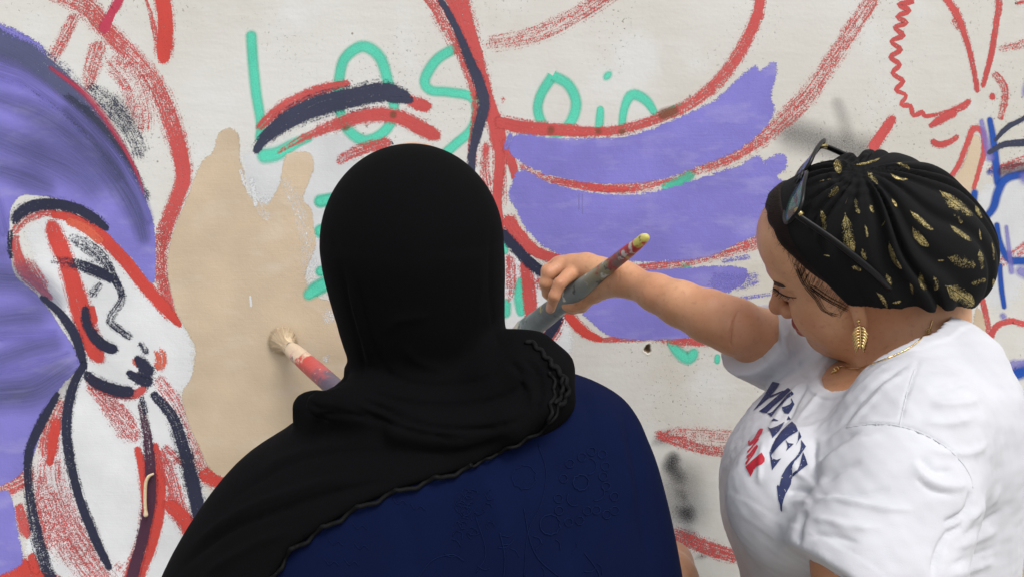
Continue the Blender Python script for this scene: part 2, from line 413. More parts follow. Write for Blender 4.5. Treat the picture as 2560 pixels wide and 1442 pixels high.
def stroke(col, mode, pts, load=1.0, name=None):
    """pts (x, y, half width px[, load]) on the photo of the wall"""
    pts = [tuple(p) + ((load,) if len(p) == 3 else ()) for p in pts]
    for end in (0, -1):     # marks that leave the picture run on along the wall
        p, o = np.array(pts[end]), np.array(pts[1] if end == 0 else pts[-2])
        if (p[0] < 0 or p[1] < 0 or p[0] > 2560 or p[1] > 1442) and len(pts) < 16:
            d = (p - o)[:2]; d = d / (np.linalg.norm(d) + 1e-9); L = 150 + 37 * (layer[0] % 5); e = (p[0] + d[0] * L + .15 * L * d[1], p[1] + d[1] * L, p[2] * .9, p[3] * .9)
            pts = [e] + pts if end == 0 else pts + [e]
    q = spline(pts, step=7); Y = yoff()
    if mode == 'spray' and col == 'smoke': mode = 'mist'
    if mode == 'spray': q[:, 2] *= 1.45
    elif mode == 'smear':
        q[:, 2] *= 2.4 if col == 'greyp' else 1.45
        if col == 'greyp': q[:, 3] *= .72
    elif mode == 'mist': q[:, 2] *= 2.5; q[:, 3] *= .72
    elif mode == 'brush':
        wide = 1.62 if len(pts) < 16 else 1.0
        q[:, 2] *= wide * (.9 if col in ('red', 'red2', 'orange') else 1)
        q[:, 3] = .20 + .80 * q[:, 3] - (.05 if col in ('red', 'red2', 'orange') else 0)
    t = np.gradient(q[:, :2], axis=0); t /= np.linalg.norm(t, axis=1)[:, None] + 1e-9; nrm = np.stack([-t[:, 1], t[:, 0]], 1)
    s = np.concatenate([[0], np.cumsum(np.linalg.norm(np.diff(q[:, :2], axis=0), axis=1))]); tot = s[-1]; hw = np.maximum(q[:, 2], 1)
    closed = np.linalg.norm(q[0, :2] - q[-1, :2]) < 2
    endd = np.zeros(len(q)) if closed else np.clip(1 - np.minimum(s, tot - s) / hw, 0, 1)
    cols = np.linspace(-1, 1, 7); px = (q[:, None, :2] + nrm[:, None] * (cols[None, :, None] * hw[:, None, None])).reshape(-1, 2)
    V = wallpt(px, Y); V[:, 1] -= np.repeat(s / tot, 7) * .0000011; a = np.zeros((len(q), 7, 3)); a[..., 0] = cols * (wide / 1.62 if mode == 'brush' else 1); a[..., 1] = endd[:, None]; a[..., 2] = q[:, 3][:, None]
    b = np.zeros((len(q), 7, 3)); b[..., 0] = s[:, None] * .0007 + layer[0] * 3.7; b[..., 1] = cols * hw[:, None] * .0007 + layer[0] * 1.3
    return mk(name or {'brush': 'brush_stroke', 'spray': 'spray_stroke', 'smear': 'smeared_stroke', 'mist': 'spray_stroke'}[mode], V, grid_faces(len(q), 7)[:, ::-1], mat_paint(col, MAT[col], mode), wall,
              attrs={'stroke': ('FLOAT_VECTOR', a.reshape(-1, 3)), 'along': ('FLOAT_VECTOR', b.reshape(-1, 3))})
def fill(col, poly, rag=.002, load=1.0, step=5.0):
    poly = np.asarray(poly, float); poly = spline(np.vstack([poly, poly[:1]]), n=4)[:-1]; Y = yoff(); lo, hi = poly.min(0) - 12, poly.max(0) + 12
    xs, ys = np.arange(lo[0], hi[0] + step, step), np.arange(lo[1], hi[1] + step, step); G = np.stack(np.meshgrid(xs, ys, indexing='ij'), -1).reshape(-1, 2)
    d = -sd_poly(G, poly); F = grid_faces(len(xs), len(ys)); keep = (d[F] > -14).any(1); F = F[keep]
    use = np.unique(F); mp = np.full(len(G), -1); mp[use] = np.arange(len(use)); G = G[use]; d = d[use]; F = mp[F]
    a = np.stack([d * .0007, np.full(len(d), rag), np.full(len(d), load)], 1); V = wallpt(G, Y)
    b = np.stack([V[:, 0], V[:, 2], 0 * V[:, 0]], 1)
    return mk('paint_patch', V, F, mat_paint(col, MAT[col], 'fill'), wall, attrs={'stroke': ('FLOAT_VECTOR', a), 'along': ('FLOAT_VECTOR', b)})
B, SP, SM = 'brush', 'spray', 'smear'
# old marks and whitewash
fill('white', [(60, 570), (120, 540), (230, 560), (330, 650), (420, 760), (480, 850), (480, 950), (450, 1000), (500, 1150), (540, 1442), (500, 1620), (280, 1700), (90, 1600), (60, 1442), (90, 1150), (190, 900), (120, 760)], .012)
fill('white', [(600, 380), (800, 330), (900, 380), (850, 700), (700, 600), (620, 480)], .02, .8)
fill('white', [(1240, 640), (1330, 640), (1420, 780), (1420, 900), (1300, 900), (1250, 800)], .012)
fill('white', [(2440, 480), (2560, 430), (2560, 700), (2500, 780), (2440, 700)], .02, .8)
fill('dirt', [(2500, 1290), (2560, 1260), (2600, 1300), (2600, 1500), (2440, 1500), (2440, 1420)], .01, .55)
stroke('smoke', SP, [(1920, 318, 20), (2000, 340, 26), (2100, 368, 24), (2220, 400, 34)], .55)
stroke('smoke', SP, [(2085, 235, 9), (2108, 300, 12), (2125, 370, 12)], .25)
stroke('smoke', SP, [(260, 235, 12), (310, 290, 22), (345, 350, 16)], .35)
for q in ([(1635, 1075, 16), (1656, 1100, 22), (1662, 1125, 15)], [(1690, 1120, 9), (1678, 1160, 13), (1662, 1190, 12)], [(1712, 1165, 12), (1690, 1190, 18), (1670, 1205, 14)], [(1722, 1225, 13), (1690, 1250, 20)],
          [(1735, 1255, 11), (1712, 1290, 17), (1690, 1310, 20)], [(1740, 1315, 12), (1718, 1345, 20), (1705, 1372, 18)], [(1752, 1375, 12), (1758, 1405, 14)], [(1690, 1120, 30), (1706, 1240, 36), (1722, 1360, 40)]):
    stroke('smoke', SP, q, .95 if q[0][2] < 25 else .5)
stroke('smoke', SP, [(2425, 1442, 5), (2480, 1410, 5), (2560, 1368, 4)], .5)
stroke('smoke', B, [(2490, 1388, 2), (2525, 1375, 3), (2560, 1362, 2)], .55)
# teal sprayed letters
for q in ([(627, 72, 13), (632, 150, 13), (640, 230, 13), (652, 310, 12), (648, 360, 12)], [(636, 392, 18), (690, 386, 17), (740, 358, 13), (785, 340, 10)],
          [(845, 215, 13), (860, 150, 13), (905, 117, 14), (948, 142, 14), (970, 205, 13), (985, 280, 12), (960, 330, 13), (912, 352, 14), (868, 322, 13), (848, 270, 12), (845, 215, 13)],
          [(1145, 117, 13), (1092, 150, 13), (1062, 200, 13), (1076, 226, 12), (1120, 231, 12), (1178, 243, 12), (1192, 280, 12), (1178, 325, 12), (1140, 360, 12), (1105, 390, 12)],
          [(1382, 190, 13), (1352, 238, 12), (1345, 280, 12), (1365, 322, 12), (1400, 332, 12), (1430, 300, 13), (1440, 255, 13), (1420, 212, 13), (1382, 190, 13)],
          [(1508, 180, 13), (1530, 200, 15)], [(1501, 262, 7), (1500, 290, 10), (1496, 340, 10)], [(1553, 340, 9), (1560, 275, 10), (1580, 238, 13), (1615, 252, 12), (1642, 292, 8)],
          [(1660, 285, 6), (1690, 268, 6), (1715, 262, 5)], [(1740, 425, 10), (1700, 455, 14), (1650, 470, 10)],
          [(780, 507, 15), (850, 495, 14)], [(780, 582, 16), (850, 570, 15)], [(785, 684, 12), (850, 660, 12)], [(757, 748, 12), (800, 716, 17), (860, 690, 15)], [(722, 590, 6), (728, 625, 6)],
          [(1302, 690, 5), (1299, 735, 15), (1304, 795, 10)], [(1262, 740, 16), (1264, 800, 12)], [(1350, 632, 10), (1372, 650, 10)],
          [(1775, 668, 22), (1785, 690, 18)], [(1690, 680, 20), (1740, 680, 20)], [(1668, 845, 7), (1692, 876, 13), (1722, 895, 15), (1743, 868, 10)], [(1794, 882, 7), (1792, 912, 7)], [(1260, 590, 8), (1262, 640, 9)]):
    stroke('teal', SP, q, 1.0)
# red drawing
RS = [
 ('red', [(150, -10, 24, .45), (215, 18, 30, .5), (265, 75, 27, .6), (330, 140, 26, .5), (375, 190, 26, .45), (402, 240, 28, .55), (430, 310, 27, .65), (450, 380, 24, .9), (458, 450, 22, .95), (430, 530, 22, .8), (402, 620, 22, .55), (408, 700, 18, .55), (430, 780, 13, .7), (452, 815, 8, .8)]),
 ('red', [(262, 130, 26, .35), (325, 200, 40, .32), (352, 280, 42, .28), (350, 350, 30, .22)]),
 ('red', [(195, 28, 14, .5), (155, 105, 18, .42), (130, 155, 18, .35), (140, 190, 12, .3)]),
 ('pink', [(300, -8, 12, .9), (280, 30, 11, .85), (262, 70, 14, .9), (256, 92, 10, .6)]),
 ('red', [(255, 90, 24, .5), (232, 160, 24, .42), (214, 235, 16, .45)]),
 ('red2', [(403, -10, 23), (413, 60, 23), (410, 120, 24), (411, 168, 12)]), ('red', [(362, -5, 5, .5), (382, 60, 7, .5), (392, 110, 5, .5)]),
 ('red', [(28, 590, 10, .5), (60, 552, 14, .5), (110, 530, 14, .6), (150, 535, 14, .8)]),
 ('red2', [(120, 535, 10, .9), (180, 545, 15, .95), (250, 585, 19, .95), (310, 648, 20, 1), (360, 710, 19, 1), (420, 780, 15, 1), (455, 820, 5, .8)]),
 ('orange', [(160, 548, 10, .8), (215, 572, 14, .85), (262, 612, 12, .8)]),
 ('red', [(38, 580, 10, .55), (40, 625, 14, .7), (62, 680, 18, .8), (98, 715, 16, .7), (132, 755, 8, .6)]),
 ('red2', [(122, 540, 16, .65), (142, 600, 25, .95), (168, 660, 24, .95), (192, 740, 27, 1), (216, 820, 28, 1), (240, 880, 26, .95), (262, 912, 10, .7)]), ('red2', [(228, 758, 8, .9), (240, 812, 8, .9)]),
 ('orange', [(385, 868, 14, .5), (402, 895, 18, .6), (394, 935, 14, .55)]), ('orange', [(330, 892, 8, .8), (352, 920, 10, .8)]),
 ('red', [(165, 985, 20, .45), (140, 1040, 28, .5), (124, 1100, 30, .55), (120, 1165, 26, .45)]), ('red2', [(142, 1040, 12, .8), (134, 1090, 16, .95), (122, 1170, 10, .8)]),
 ('red', [(215, 945, 18, .6), (275, 1010, 26, .4), (325, 1075, 28, .38), (355, 1110, 18, .5)]), ('red', [(300, 1005, 5, .6), (338, 1060, 8, .6)]),
 ('red', [(210, 935, 14, .85), (270, 975, 16, .85), (335, 985, 14, .85), (370, 960, 10, .8)]),
 ('red2', [(340, 1110, 8, .9), (360, 1180, 16, .95), (372, 1260, 22, .95), (362, 1350, 22, .9), (330, 1450, 26, .85)]), ('red2', [(385, 1100, 10, .8), (400, 1190, 14, 1), (398, 1280, 16, 1), (378, 1370, 14, .9), (350, 1450, 12, .7)]),
 ('red', [(100, 1200, 50, .30), (140, 1290, 60, .33), (190, 1370, 56, .34), (250, 1450, 40, .4)]), ('red', [(-10, 1222, 36, .45), (55, 1190, 38, .5), (100, 1160, 26, .45)]),
 ('red', [(45, 1250, 12, .7), (58, 1310, 18, .75), (75, 1350, 12, .7)]), ('red2', [(-10, 1450, 28, .95), (50, 1425, 36, .98), (105, 1445, 22, .95)]), ('red2', [(75, 1375, 12, .9), (95, 1442, 16, .95)]),
 ('red', [(395, 1115, 14, .55), (428, 1200, 22, .55), (452, 1285, 26, .6), (485, 1340, 20, .6)]), ('red2', [(485, 1178, 14, .7), (540, 1192, 30, .85), (640, 1205, 32, .85)]),
 ('red2', [(402, 1250, 14, .9), (435, 1272, 22, .9), (470, 1310, 24, .85), (488, 1380, 22, .6)]), ('red', [(385, 935, 14, .4), (440, 1010, 26, .33), (478, 1100, 28, .33), (512, 1190, 26, .45)]), ('red', [(405, 1110, 10, .5), (450, 1150, 10, .5), (480, 1175, 8, .5)]),
 ('red', [(130, 1110, 40, .3), (125, 1200, 50, .28), (165, 1310, 60, .3), (235, 1430, 55, .34)]), ('red', [(100, 1180, 10, .5), (95, 1280, 14, .45), (130, 1380, 16, .45)]), ('red', [(420, 1130, 30, .3), (440, 1190, 30, .3)]), ('red', [(60, 640, 16, .35), (90, 690, 20, .4), (120, 730, 14, .4)]),
 ('red', [(250, 985, 20, .3), (300, 1050, 30, .25), (340, 1110, 30, .3)]), ('red', [(320, 1400, 30, .35), (280, 1442, 40, .4)]), ('red', [(420, 560, 26, .3), (400, 640, 26, .3), (412, 740, 18, .35)]),
 # brow
 ('red', [(640, 330, 10, .6), (680, 290, 16, .8), (740, 250, 16, .8), (810, 222, 16, .8), (880, 206, 8, .7)]), ('red', [(1000, 240, 10, 1), (1050, 262, 18, 1), (1086, 268, 10, .95)]),
 ('red', [(690, 385, 4, .4), (760, 345, 12, .55), (840, 312, 18, .7), (925, 288, 20, .92), (1000, 295, 20, 1), (1060, 325, 22, 1), (1108, 348, 12, 1)]), ('red', [(835, 408, 12, .4), (900, 376, 16, .6), (985, 352, 14, .7)]),
 # long nose line
 ('red', [(1070, -10, 20, .6), (1105, 40, 26, .5), (1140, 105, 22, .5), (1172, 175, 18, .6), (1186, 240, 10, .7), (1190, 300, 12, .75), (1182, 370, 14, .6), (1180, 430, 12, .5)]),
 ('red', [(1138, -10, 32, .85), (1160, 60, 30, .98), (1184, 130, 24, 1), (1205, 200, 20, 1), (1225, 270, 20, 1), (1243, 325, 24, 1), (1250, 400, 17, 1), (1243, 500, 14, 1), (1252, 600, 16, .95)]),
 ('red', [(1215, 350, 12, .6), (1212, 420, 14, .5), (1222, 500, 10, .5)]), ('red', [(1258, 345, 10, .95), (1278, 400, 14, .9), (1292, 460, 10, .85)]), ('red', [(1262, 420, 6, .3), (1262, 520, 8, .25)]),
 ('red', [(1228, 300, 16, .9), (1310, 320, 20, 1), (1400, 325, 17, .95), (1500, 330, 15, .75), (1580, 318, 14, .66), (1660, 292, 15, .62), (1740, 250, 17, .62), (1800, 200, 17, .66), (1850, 130, 17, .75), (1885, 60, 16, .9), (1902, -10, 15, .95)]),
 ('red', [(1205, 112, 22, .2), (1290, 100, 24, .28), (1360, 80, 24, .3), (1430, 45, 24, .33), (1510, -5, 24, .36)]), ('red', [(1248, 250, 10, .5), (1268, 252, 8, .4)]),
 ('red', [(1295, 410, 10, .5), (1360, 445, 12, .55), (1440, 462, 14, .7), (1530, 472, 15, .62), (1620, 462, 16, .5), (1720, 428, 18, .45), (1810, 400, 20, .5), (1870, 370, 20, .5), (1930, 325, 24, .42), (2010, 250, 27, .4), (2080, 150, 24, .38), (2140, 60, 24, .42), (2185, -10, 22, .42)]),
 ('red', [(1258, 530, 20, .95), (1295, 590, 22, .95), (1345, 632, 16, 1), (1420, 652, 14, .95), (1500, 668, 14, .8), (1600, 672, 15, .6), (1700, 655, 17, .5), (1800, 630, 18, .5), (1920, 595, 18, .5)]),
 ('red', [(1275, 630, 14, .5), (1278, 700, 16, .4), (1272, 760, 10, .3)]), ('red', [(1310, 640, 14, .85), (1322, 720, 20, .9), (1330, 800, 16, .9), (1345, 860, 14, .9)]), ('red', [(1330, 690, 22, .5), (1370, 720, 14, .6)]),
 ('red2', [(1405, 765, 8, 1), (1430, 800, 14, 1), (1465, 832, 14, 1), (1512, 853, 7, .95)]), ('red', [(1500, 850, 8, .7), (1600, 842, 12, .55), (1640, 842, 12, .6), (1700, 850, 16, .65), (1800, 850, 16, .5)]),
 ('red', [(1405, 770, 22, .6), (1375, 830, 26, .6), (1340, 880, 18, .7)]), ('red', [(1370, 865, 10, .6), (1395, 905, 12, .55), (1425, 960, 10, .45)]),
 ('red', [(1650, 1085, 16, .25), (1750, 1085, 22, .32), (1870, 1095, 22, .3)]), ('red', [(1632, 1080, 12, .6), (1720, 1112, 16, .45), (1800, 1128, 16, .45), (1870, 1125, 16, .4)]), ('red', [(1665, 1330, 20, .45), (1720, 1350, 24, .5), (1780, 1372, 22, .6), (1860, 1395, 18, .6)]),
 # bird at the right
 ('red', [(2276, -8, 7), (2280, 4, 9), (2247, 12, 7), (2272, 27, 9), (2243, 42, 7), (2265, 58, 9), (2236, 69, 6), (2257, 89, 9), (2228, 104, 6), (2251, 125, 8), (2226, 143, 7), (2249, 162, 8), (2232, 183, 7), (2257, 204, 8), (2240, 225, 7), (2265, 239, 6), (2253, 262, 7), (2276, 266, 8), (2284, 289, 7), (2305, 281, 8), (2313, 291, 7), (2342, 287, 6)], .85),
 ('red', [(2330, 290, 6, .5), (2376, 279, 8, .7), (2412, 264, 10, .9), (2428, 246, 6, .8)]), ('red', [(2320, 320, 5, .7), (2351, 300, 11, .95), (2396, 276, 10, .9)]), ('red', [(2324, 348, 7, .95), (2344, 362, 9, 1), (2372, 357, 8, .9), (2400, 338, 6, .7)]),
 ('red', [(2360, -8, 10), (2392, 37, 11), (2413, 92, 9), (2430, 154, 8), (2445, 236, 7)], .85), ('red', [(2380, 40, 12, .35), (2400, 80, 8, .35)]), ('red', [(2497, -8, 9), (2490, 62, 9), (2476, 146, 8), (2456, 222, 6)], .85), ('red', [(2478, 228, 9), (2485, 256, 9)], 1.0),
 ('red', [(2478, 178, 10, .4), (2504, 204, 11, .5), (2513, 240, 11, .55), (2500, 305, 8, .5)]), ('red', [(2490, 125, 12, .2), (2570, 106, 14, .3)]), ('red', [(2536, 8, 5, .4), (2570, 2, 8, .4)]),
 ('red', [(2240, 285, 10), (2210, 328, 15), (2172, 384, 16)], .9),
 ('red', [(2462, 430, 16, .3), (2510, 420, 14, .4), (2570, 398, 14, .4)]), ('red', [(2490, 668, 12, .4), (2530, 640, 14, .4), (2570, 612, 14, .4)]),
 ('red', [(2440, 700, 8, .8), (2462, 780, 9, .8), (2474, 860, 9, .85), (2478, 960, 9, .85)]), ('red', [(2474, 850, 8, .9), (2492, 815, 9, .95), (2530, 802, 9, .95), (2570, 812, 9, .95)]), ('red', [(2450, 790, 6, .5), (2440, 850, 6, .5)]),
 ('red', [(2515, 955, 9, .5), (2570, 1000, 12, .5)]), ('red', [(2515, 1165, 12, .6), (2570, 1195, 16, .7)]), ('red', [(2520, 1312, 8, .5), (2570, 1298, 8, .5)]),
]
for r_ in RS: stroke(r_[0], B, r_[1], r_[2] if len(r_) > 2 else 1.0)
fill('tan', [(2433, 336), (2450, 345), (2450, 400), (2428, 490), (2380, 500), (2362, 470), (2404, 420)], .002)
fill('tan', [(2440, 760), (2462, 800), (2468, 900), (2450, 950), (2430, 850)], .003)
stroke('red', B, [(2358, 465, 6), (2394, 418, 7), (2417, 362, 8), (2434, 322, 9), (2456, 332, 8), (2460, 376, 7), (2447, 428, 6), (2432, 478, 6)], .9)
# teal ghosting through the red
for q in ([(1365, 322, 12), (1390, 330, 12)], [(1497, 318, 10), (1495, 340, 10)], [(1556, 320, 9), (1553, 340, 9)], [(1640, 292, 14), (1700, 272, 12)], [(862, 312, 10), (870, 330, 11)], [(984, 275, 9), (982, 300, 9)], [(1188, 236, 8), (1196, 252, 8)]): stroke('tealred', SP, q, .75)
stroke('teal', SP, [(1660, 468, 9), (1690, 460, 12), (1735, 432, 8)], .6)
# blue spray
for q in ([(2473, 290, 7), (2484, 354, 9), (2492, 433, 10), (2496, 470, 9)], [(2575, 430, 10), (2516, 447, 11), (2495, 480, 11), (2482, 522, 10), (2455, 546, 8), (2436, 510, 8), (2438, 470, 9)], [(2491, 553, 7), (2499, 605, 8), (2524, 649, 9), (2575, 654, 10)],
          [(2499, 655, 6), (2503, 715, 7), (2512, 775, 6)], [(2480, 972, 12), (2512, 945, 16), (2575, 920, 16)], [(2470, 420, 10), (2480, 440, 12)]): stroke('blue', SP, q, .95)
for q in ([(2452, 295, 6), (2464, 350, 9), (2480, 410, 12)], [(2575, 445, 18), (2540, 445, 14)], [(2500, 780, 8), (2516, 800, 9)], [(2490, 945, 10), (2530, 912, 12), (2575, 905, 10)], [(2570, 225, 14), (2560, 250, 12)], [(2515, 560, 5), (2530, 690, 8)], [(2536, 668, 12), (2575, 690, 14)]): stroke('purple', SP, q, .6)
stroke('plum', SP, [(2490, 436, 10), (2530, 420, 14), (2575, 418, 12)], .5)
stroke('navy2', B, [(2570, 290, 6), (2521, 318, 7), (2484, 356, 4)], 1.0); stroke('navy2', B, [(2570, 356, 10), (2509, 363, 8), (2466, 386, 4)], 1.0)
# purple
fill('purple', [(0, 150), (60, 180), (130, 222), (200, 288), (270, 352), (320, 422), (360, 492), (385, 560), (390, 640), (386, 704), (370, 700), (330, 648), (280, 596), (240, 556), (180, 512), (140, 498), (100, 490), (60, 488), (32, 512), (24, 560), (26, 630), (40, 690), (90, 732), (128, 780), (160, 830), (188, 872), (205, 905), (190, 930), (150, 970), (112, 1050), (88, 1130), (60, 1175), (20, 1205), (-60, 1230), (-230, 1235), (-380, 1120), (-470, 900), (-480, 650), (-420, 400), (-280, 215), (-120, 140)], .0025)
fill('purple', [(-260, 95), (-130, 50), (-30, 52), (40, 74), (85, 100), (108, 116), (118, 150), (80, 160), (-30, 140), (-200, 170)], .004)
fill('purple', [(-150, 1250), (-30, 1236), (18, 1225), (36, 1270), (48, 1340), (58, 1400), (30, 1425), (-30, 1440), (-140, 1410)], .004)
for col, q in (('greyp', [(-20, 112, 44, .95), (60, 150, 44, .95), (130, 200, 42, .9), (200, 270, 34, .85), (265, 345, 28, .75), (318, 420, 20, .62), (350, 480, 16, .5)]),
               ('navy2', [(150, 235, 14, .5), (220, 300, 24, .75), (280, 370, 24, .7), (330, 450, 18, .55), (375, 510, 14, .4)]), ('navy2', [(215, 205, 12, .3), (275, 265, 26, .32), (330, 330, 24, .28), (360, 410, 20, .3)])): stroke(col, B, q)
stroke('pink', SM, [(120, 165, 5, .6), (200, 225, 8, .9), (250, 280, 9, .8), (310, 370, 7, .8), (345, 440, 5, .8), (360, 490, 4, .8)])
stroke('purple', SM, [(-10, 170, 30, .9), (60, 195, 24, .9), (140, 250, 18, .9), (220, 320, 18, .9), (290, 400, 18, .9), (345, 490, 18, .9), (375, 570, 16, .9)])
for q in ([(-20, 240, 14, .5), (100, 285, 22, .6), (200, 355, 24, .7), (285, 440, 22, .8), (340, 530, 18, .8), (365, 620, 10, .6)], [(-20, 340, 24, .55), (90, 385, 28, .55), (200, 440, 24, .4), (260, 500, 16, .3)], [(-10, 420, 16, .6), (80, 450, 20, .6), (150, 480, 12, .4)], [(150, 260, 10, .4), (240, 350, 12, .5), (310, 460, 10, .5)],
          [(-20, 690, 26, .7), (60, 700, 28, .7), (120, 740, 22, .7), (165, 790, 14, .6)], [(-20, 800, 22, .5), (80, 790, 22, .6), (140, 800, 16, .5)], [(-20, 905, 16, .5), (80, 870, 18, .6), (170, 850, 14, .5)], [(-20, 985, 28, .8), (80, 975, 30, .8), (150, 935, 26, .7), (200, 900, 14, .6)], [(0, 590, 14, .3), (20, 660, 16, .5)], [(20, 350, 40, .3), (180, 400, 40, .3), (290, 520, 30, .3)]): stroke('greyp', SM, q)
for q in ([(-10, 840, 14, .7), (90, 835, 14, .7), (150, 830, 10, .5)], [(-10, 930, 12, .6), (90, 910, 12, .6), (180, 880, 8, .5)], [(-10, 520, 20, .8), (12, 600, 14, .8)]): stroke('purple', SM, q)
fill('purple', [(1275, 345), (1310, 334), (1400, 345), (1530, 346), (1600, 332), (1680, 302), (1750, 270), (1800, 240), (1850, 192), (1888, 162), (1902, 176), (1932, 154), (1944, 166), (1938, 205), (1928, 240), (1936, 275), (1920, 312), (1880, 352), (1830, 385), (1760, 412), (1680, 442), (1600, 458), (1500, 460), (1420, 450), (1350, 432), (1300, 405), (1272, 380)], .0045)
fill('purple', [(1290, 428), (1315, 424), (1360, 450), (1440, 474), (1520, 484), (1620, 482), (1720, 455), (1800, 428), (1850, 412), (1894, 388), (1912, 408), (1918, 398), (1958, 384), (1968, 418), (1942, 440), (1958, 452), (1960, 478), (1918, 512), (1908, 552), (1896, 588), (1850, 606), (1780, 640), (1680, 654), (1560, 654), (1450, 648), (1370, 624), (1315, 572), (1296, 535), (1272, 490)], .0045)
fill('purple', [(1430, 672), (1500, 682), (1600, 676), (1700, 670), (1790, 664), (1862, 670), (1866, 700), (1840, 722), (1790, 742), (1765, 770), (1745, 832), (1700, 846), (1600, 850), (1520, 838), (1475, 802), (1445, 770), (1420, 720)], .003)
for q in ([(1760, 700, 22, .45), (1840, 705, 22, .4), (1910, 690, 16, .25)], [(1770, 765, 10, .4), (1860, 745, 6, .4), (1930, 735, 5, .3)], [(1750, 800, 20, .4), (1830, 775, 16, .25)], [(1800, 655, 8, .4), (1880, 640, 6, .4)], [(1380, 665, 10, .5), (1430, 672, 12, .6)], [(1900, 560, 12, .45), (1950, 520, 14, .35)], [(1280, 330, 8, .6), (1262, 380, 8, .5)]): stroke('purple', B, q)
for q in ([(1447, 480, 3, .7), (1447, 530, 2, .7)], [(1456, 480, 3, .7), (1456, 540, 2, .7)]): stroke('lilac', SM, q)
stroke('red', B, [(1408, 452, 5, .9), (1420, 455, 7, .95)]); stroke('red', B, [(1432, 457, 5, .9), (1444, 461, 7, .9)]); stroke('red', B, [(1462, 462, 7, .8), (1520, 472, 8, .7), (1580, 474, 8, .7)])
# tan, still wet
fill('tan', [(545, 335), (572, 320), (596, 338), (600, 400), (610, 430), (618, 480), (640, 500), (672, 505), (700, 455), (712, 392), (750, 378), (780, 388), (784, 420), (774, 452), (758, 500), (778, 520), (784, 560), (790, 610), (780, 642), (764, 690), (790, 740), (850, 760), (900, 800), (1010, 900), (900, 1010), (800, 1070), (700, 1120), (600, 1178), (560, 1194), (522, 1168), (500, 1120), (480, 1080), (460, 1020), (455, 980), (478, 942), (486, 900), (488, 868), (470, 832), (442, 784), (430, 740), (420, 690), (421, 630), (440, 560), (470, 490), (488, 440), (508, 400), (532, 380), (540, 350)], .003)
for q in ([(702, 440, 16, .35), (745, 520, 22, .4), (770, 640, 24, .35), (790, 740, 20, .35)], [(640, 470, 8, .3), (655, 530, 14, .4), (690, 545, 16, .4)]): stroke('white', B, [(x, y, w * .8, .12) for x, y, w, _ in q])
for q in ([(782, 507, 13), (850, 495, 14)], [(782, 582, 15), (850, 570, 15)], [(787, 684, 10), (850, 660, 12)], [(757, 748, 12), (800, 716, 17), (860, 690, 15)]): stroke('teal', SP, q, 1.0)
fill('tan', [(1262, 872), (1272, 844), (1300, 830), (1322, 838), (1320, 862), (1290, 884)], .001)
for q in ([(625, 735, 3, .9), (628, 770, 3, .8)], [(628, 440, 7, .6), (640, 520, 5, .5)], [(660, 480, 14, .5), (668, 520, 8, .4)], [(795, 800, 20, .28), (850, 780, 16, .3)], [(800, 890, 12, .35), (830, 900, 10, .4)], [(600, 420, 4, .5), (612, 470, 4, .5)]): stroke('white', B, q)
# navy line work
for col, q in (
 ('navy', [(33, 568, 10, .7), (45, 538, 14, .95), (80, 516, 15), (130, 510, 15), (190, 522, 14), (240, 550, 13), (275, 578, 7)]), ('navy', [(28, 570, 8, .6), (24, 620, 6, .5), (30, 650, 5, .4)]),
 ('navy', [(165, 590, 8, .25), (215, 612, 16, .33), (260, 650, 16, .4), (288, 700, 11, .6), (305, 742, 10, .5), (288, 775, 12, .3), (274, 800, 11, .35), (296, 822, 9, .65), (335, 850, 10, .35)]),
 ('navy', [(120, 652, 10, .12), (160, 655, 12, .3), (200, 662, 14, .6), (250, 682, 14, .95), (290, 705, 10)]), ('navy', [(255, 700, 9, .25), (222, 748, 14, .35)]),
 ('navy', [(214, 758, 9, .8), (215, 800, 12, .85), (235, 840, 14), (265, 866, 15), (302, 876, 10)]), ('navy', [(97, 738, 6), (150, 782, 11), (184, 830, 13), (200, 872, 12), (214, 930, 8)]),
 ('navy', [(205, 925, 10, .7), (240, 955, 15, .9), (290, 975, 16), (345, 980, 14)]), ('navy', [(312, 925, 6), (345, 945, 14), (392, 958, 18)]), ('navy', [(335, 885, 6), (362, 920, 18), (384, 952, 20)]), ('navy', [(345, 850, 8, .4), (372, 890, 10, .5)]),
 ('navy', [(216, 900, 9), (182, 968, 12), (166, 1060, 13, .9), (176, 1150, 13, .85), (200, 1250, 12), (240, 1350, 12), (278, 1428, 9)]),
 ('navy', [(148, 975, 7, .8), (106, 1050, 12, .9), (76, 1120, 12, .9), (70, 1200, 12, .75), (84, 1300, 14, .65), (110, 1400, 16, .65), (135, 1455, 14, .65)]),
 ('navy', [(375, 975, 10, .7), (430, 1040, 15, .7), (456, 1110, 17, .8), (480, 1200, 19, 1), (500, 1290, 19, 1), (510, 1360, 19, 1)]),
 ('plum', [(350, 1000, 8, .5), (366, 1080, 13, .6), (376, 1170, 15, .85), (375, 1250, 15, 1), (355, 1350, 15, 1), (328, 1455, 16, 1)]), ('navy', [(350, 985, 7, .4), (368, 1040, 9, .45)]),
 ('navy2', [(634, 388, 8), (662, 347, 15), (720, 300, 24), (800, 263, 28), (880, 246, 27), (960, 231, 25), (1035, 246, 12)]), ('navy2', [(965, 250, 8), (1038, 252, 8)]), ('navy', [(975, 350, 2, .6), (985, 365, 3, .5)]),
 ('navy2', [(1095, -10, 7), (1140, 70, 9), (1170, 140, 12), (1199, 210, 14), (1210, 260, 15), (1196, 320, 14), (1180, 390, 10), (1180, 440, 9)]),
 ('navy', [(1245, 570, 12), (1290, 620, 14), (1330, 660, 14), (1385, 700, 12)]), ('navy', [(1402, 770, 11), (1387, 815, 13), (1352, 860, 11), (1325, 885, 7)])): stroke(col, B, q)
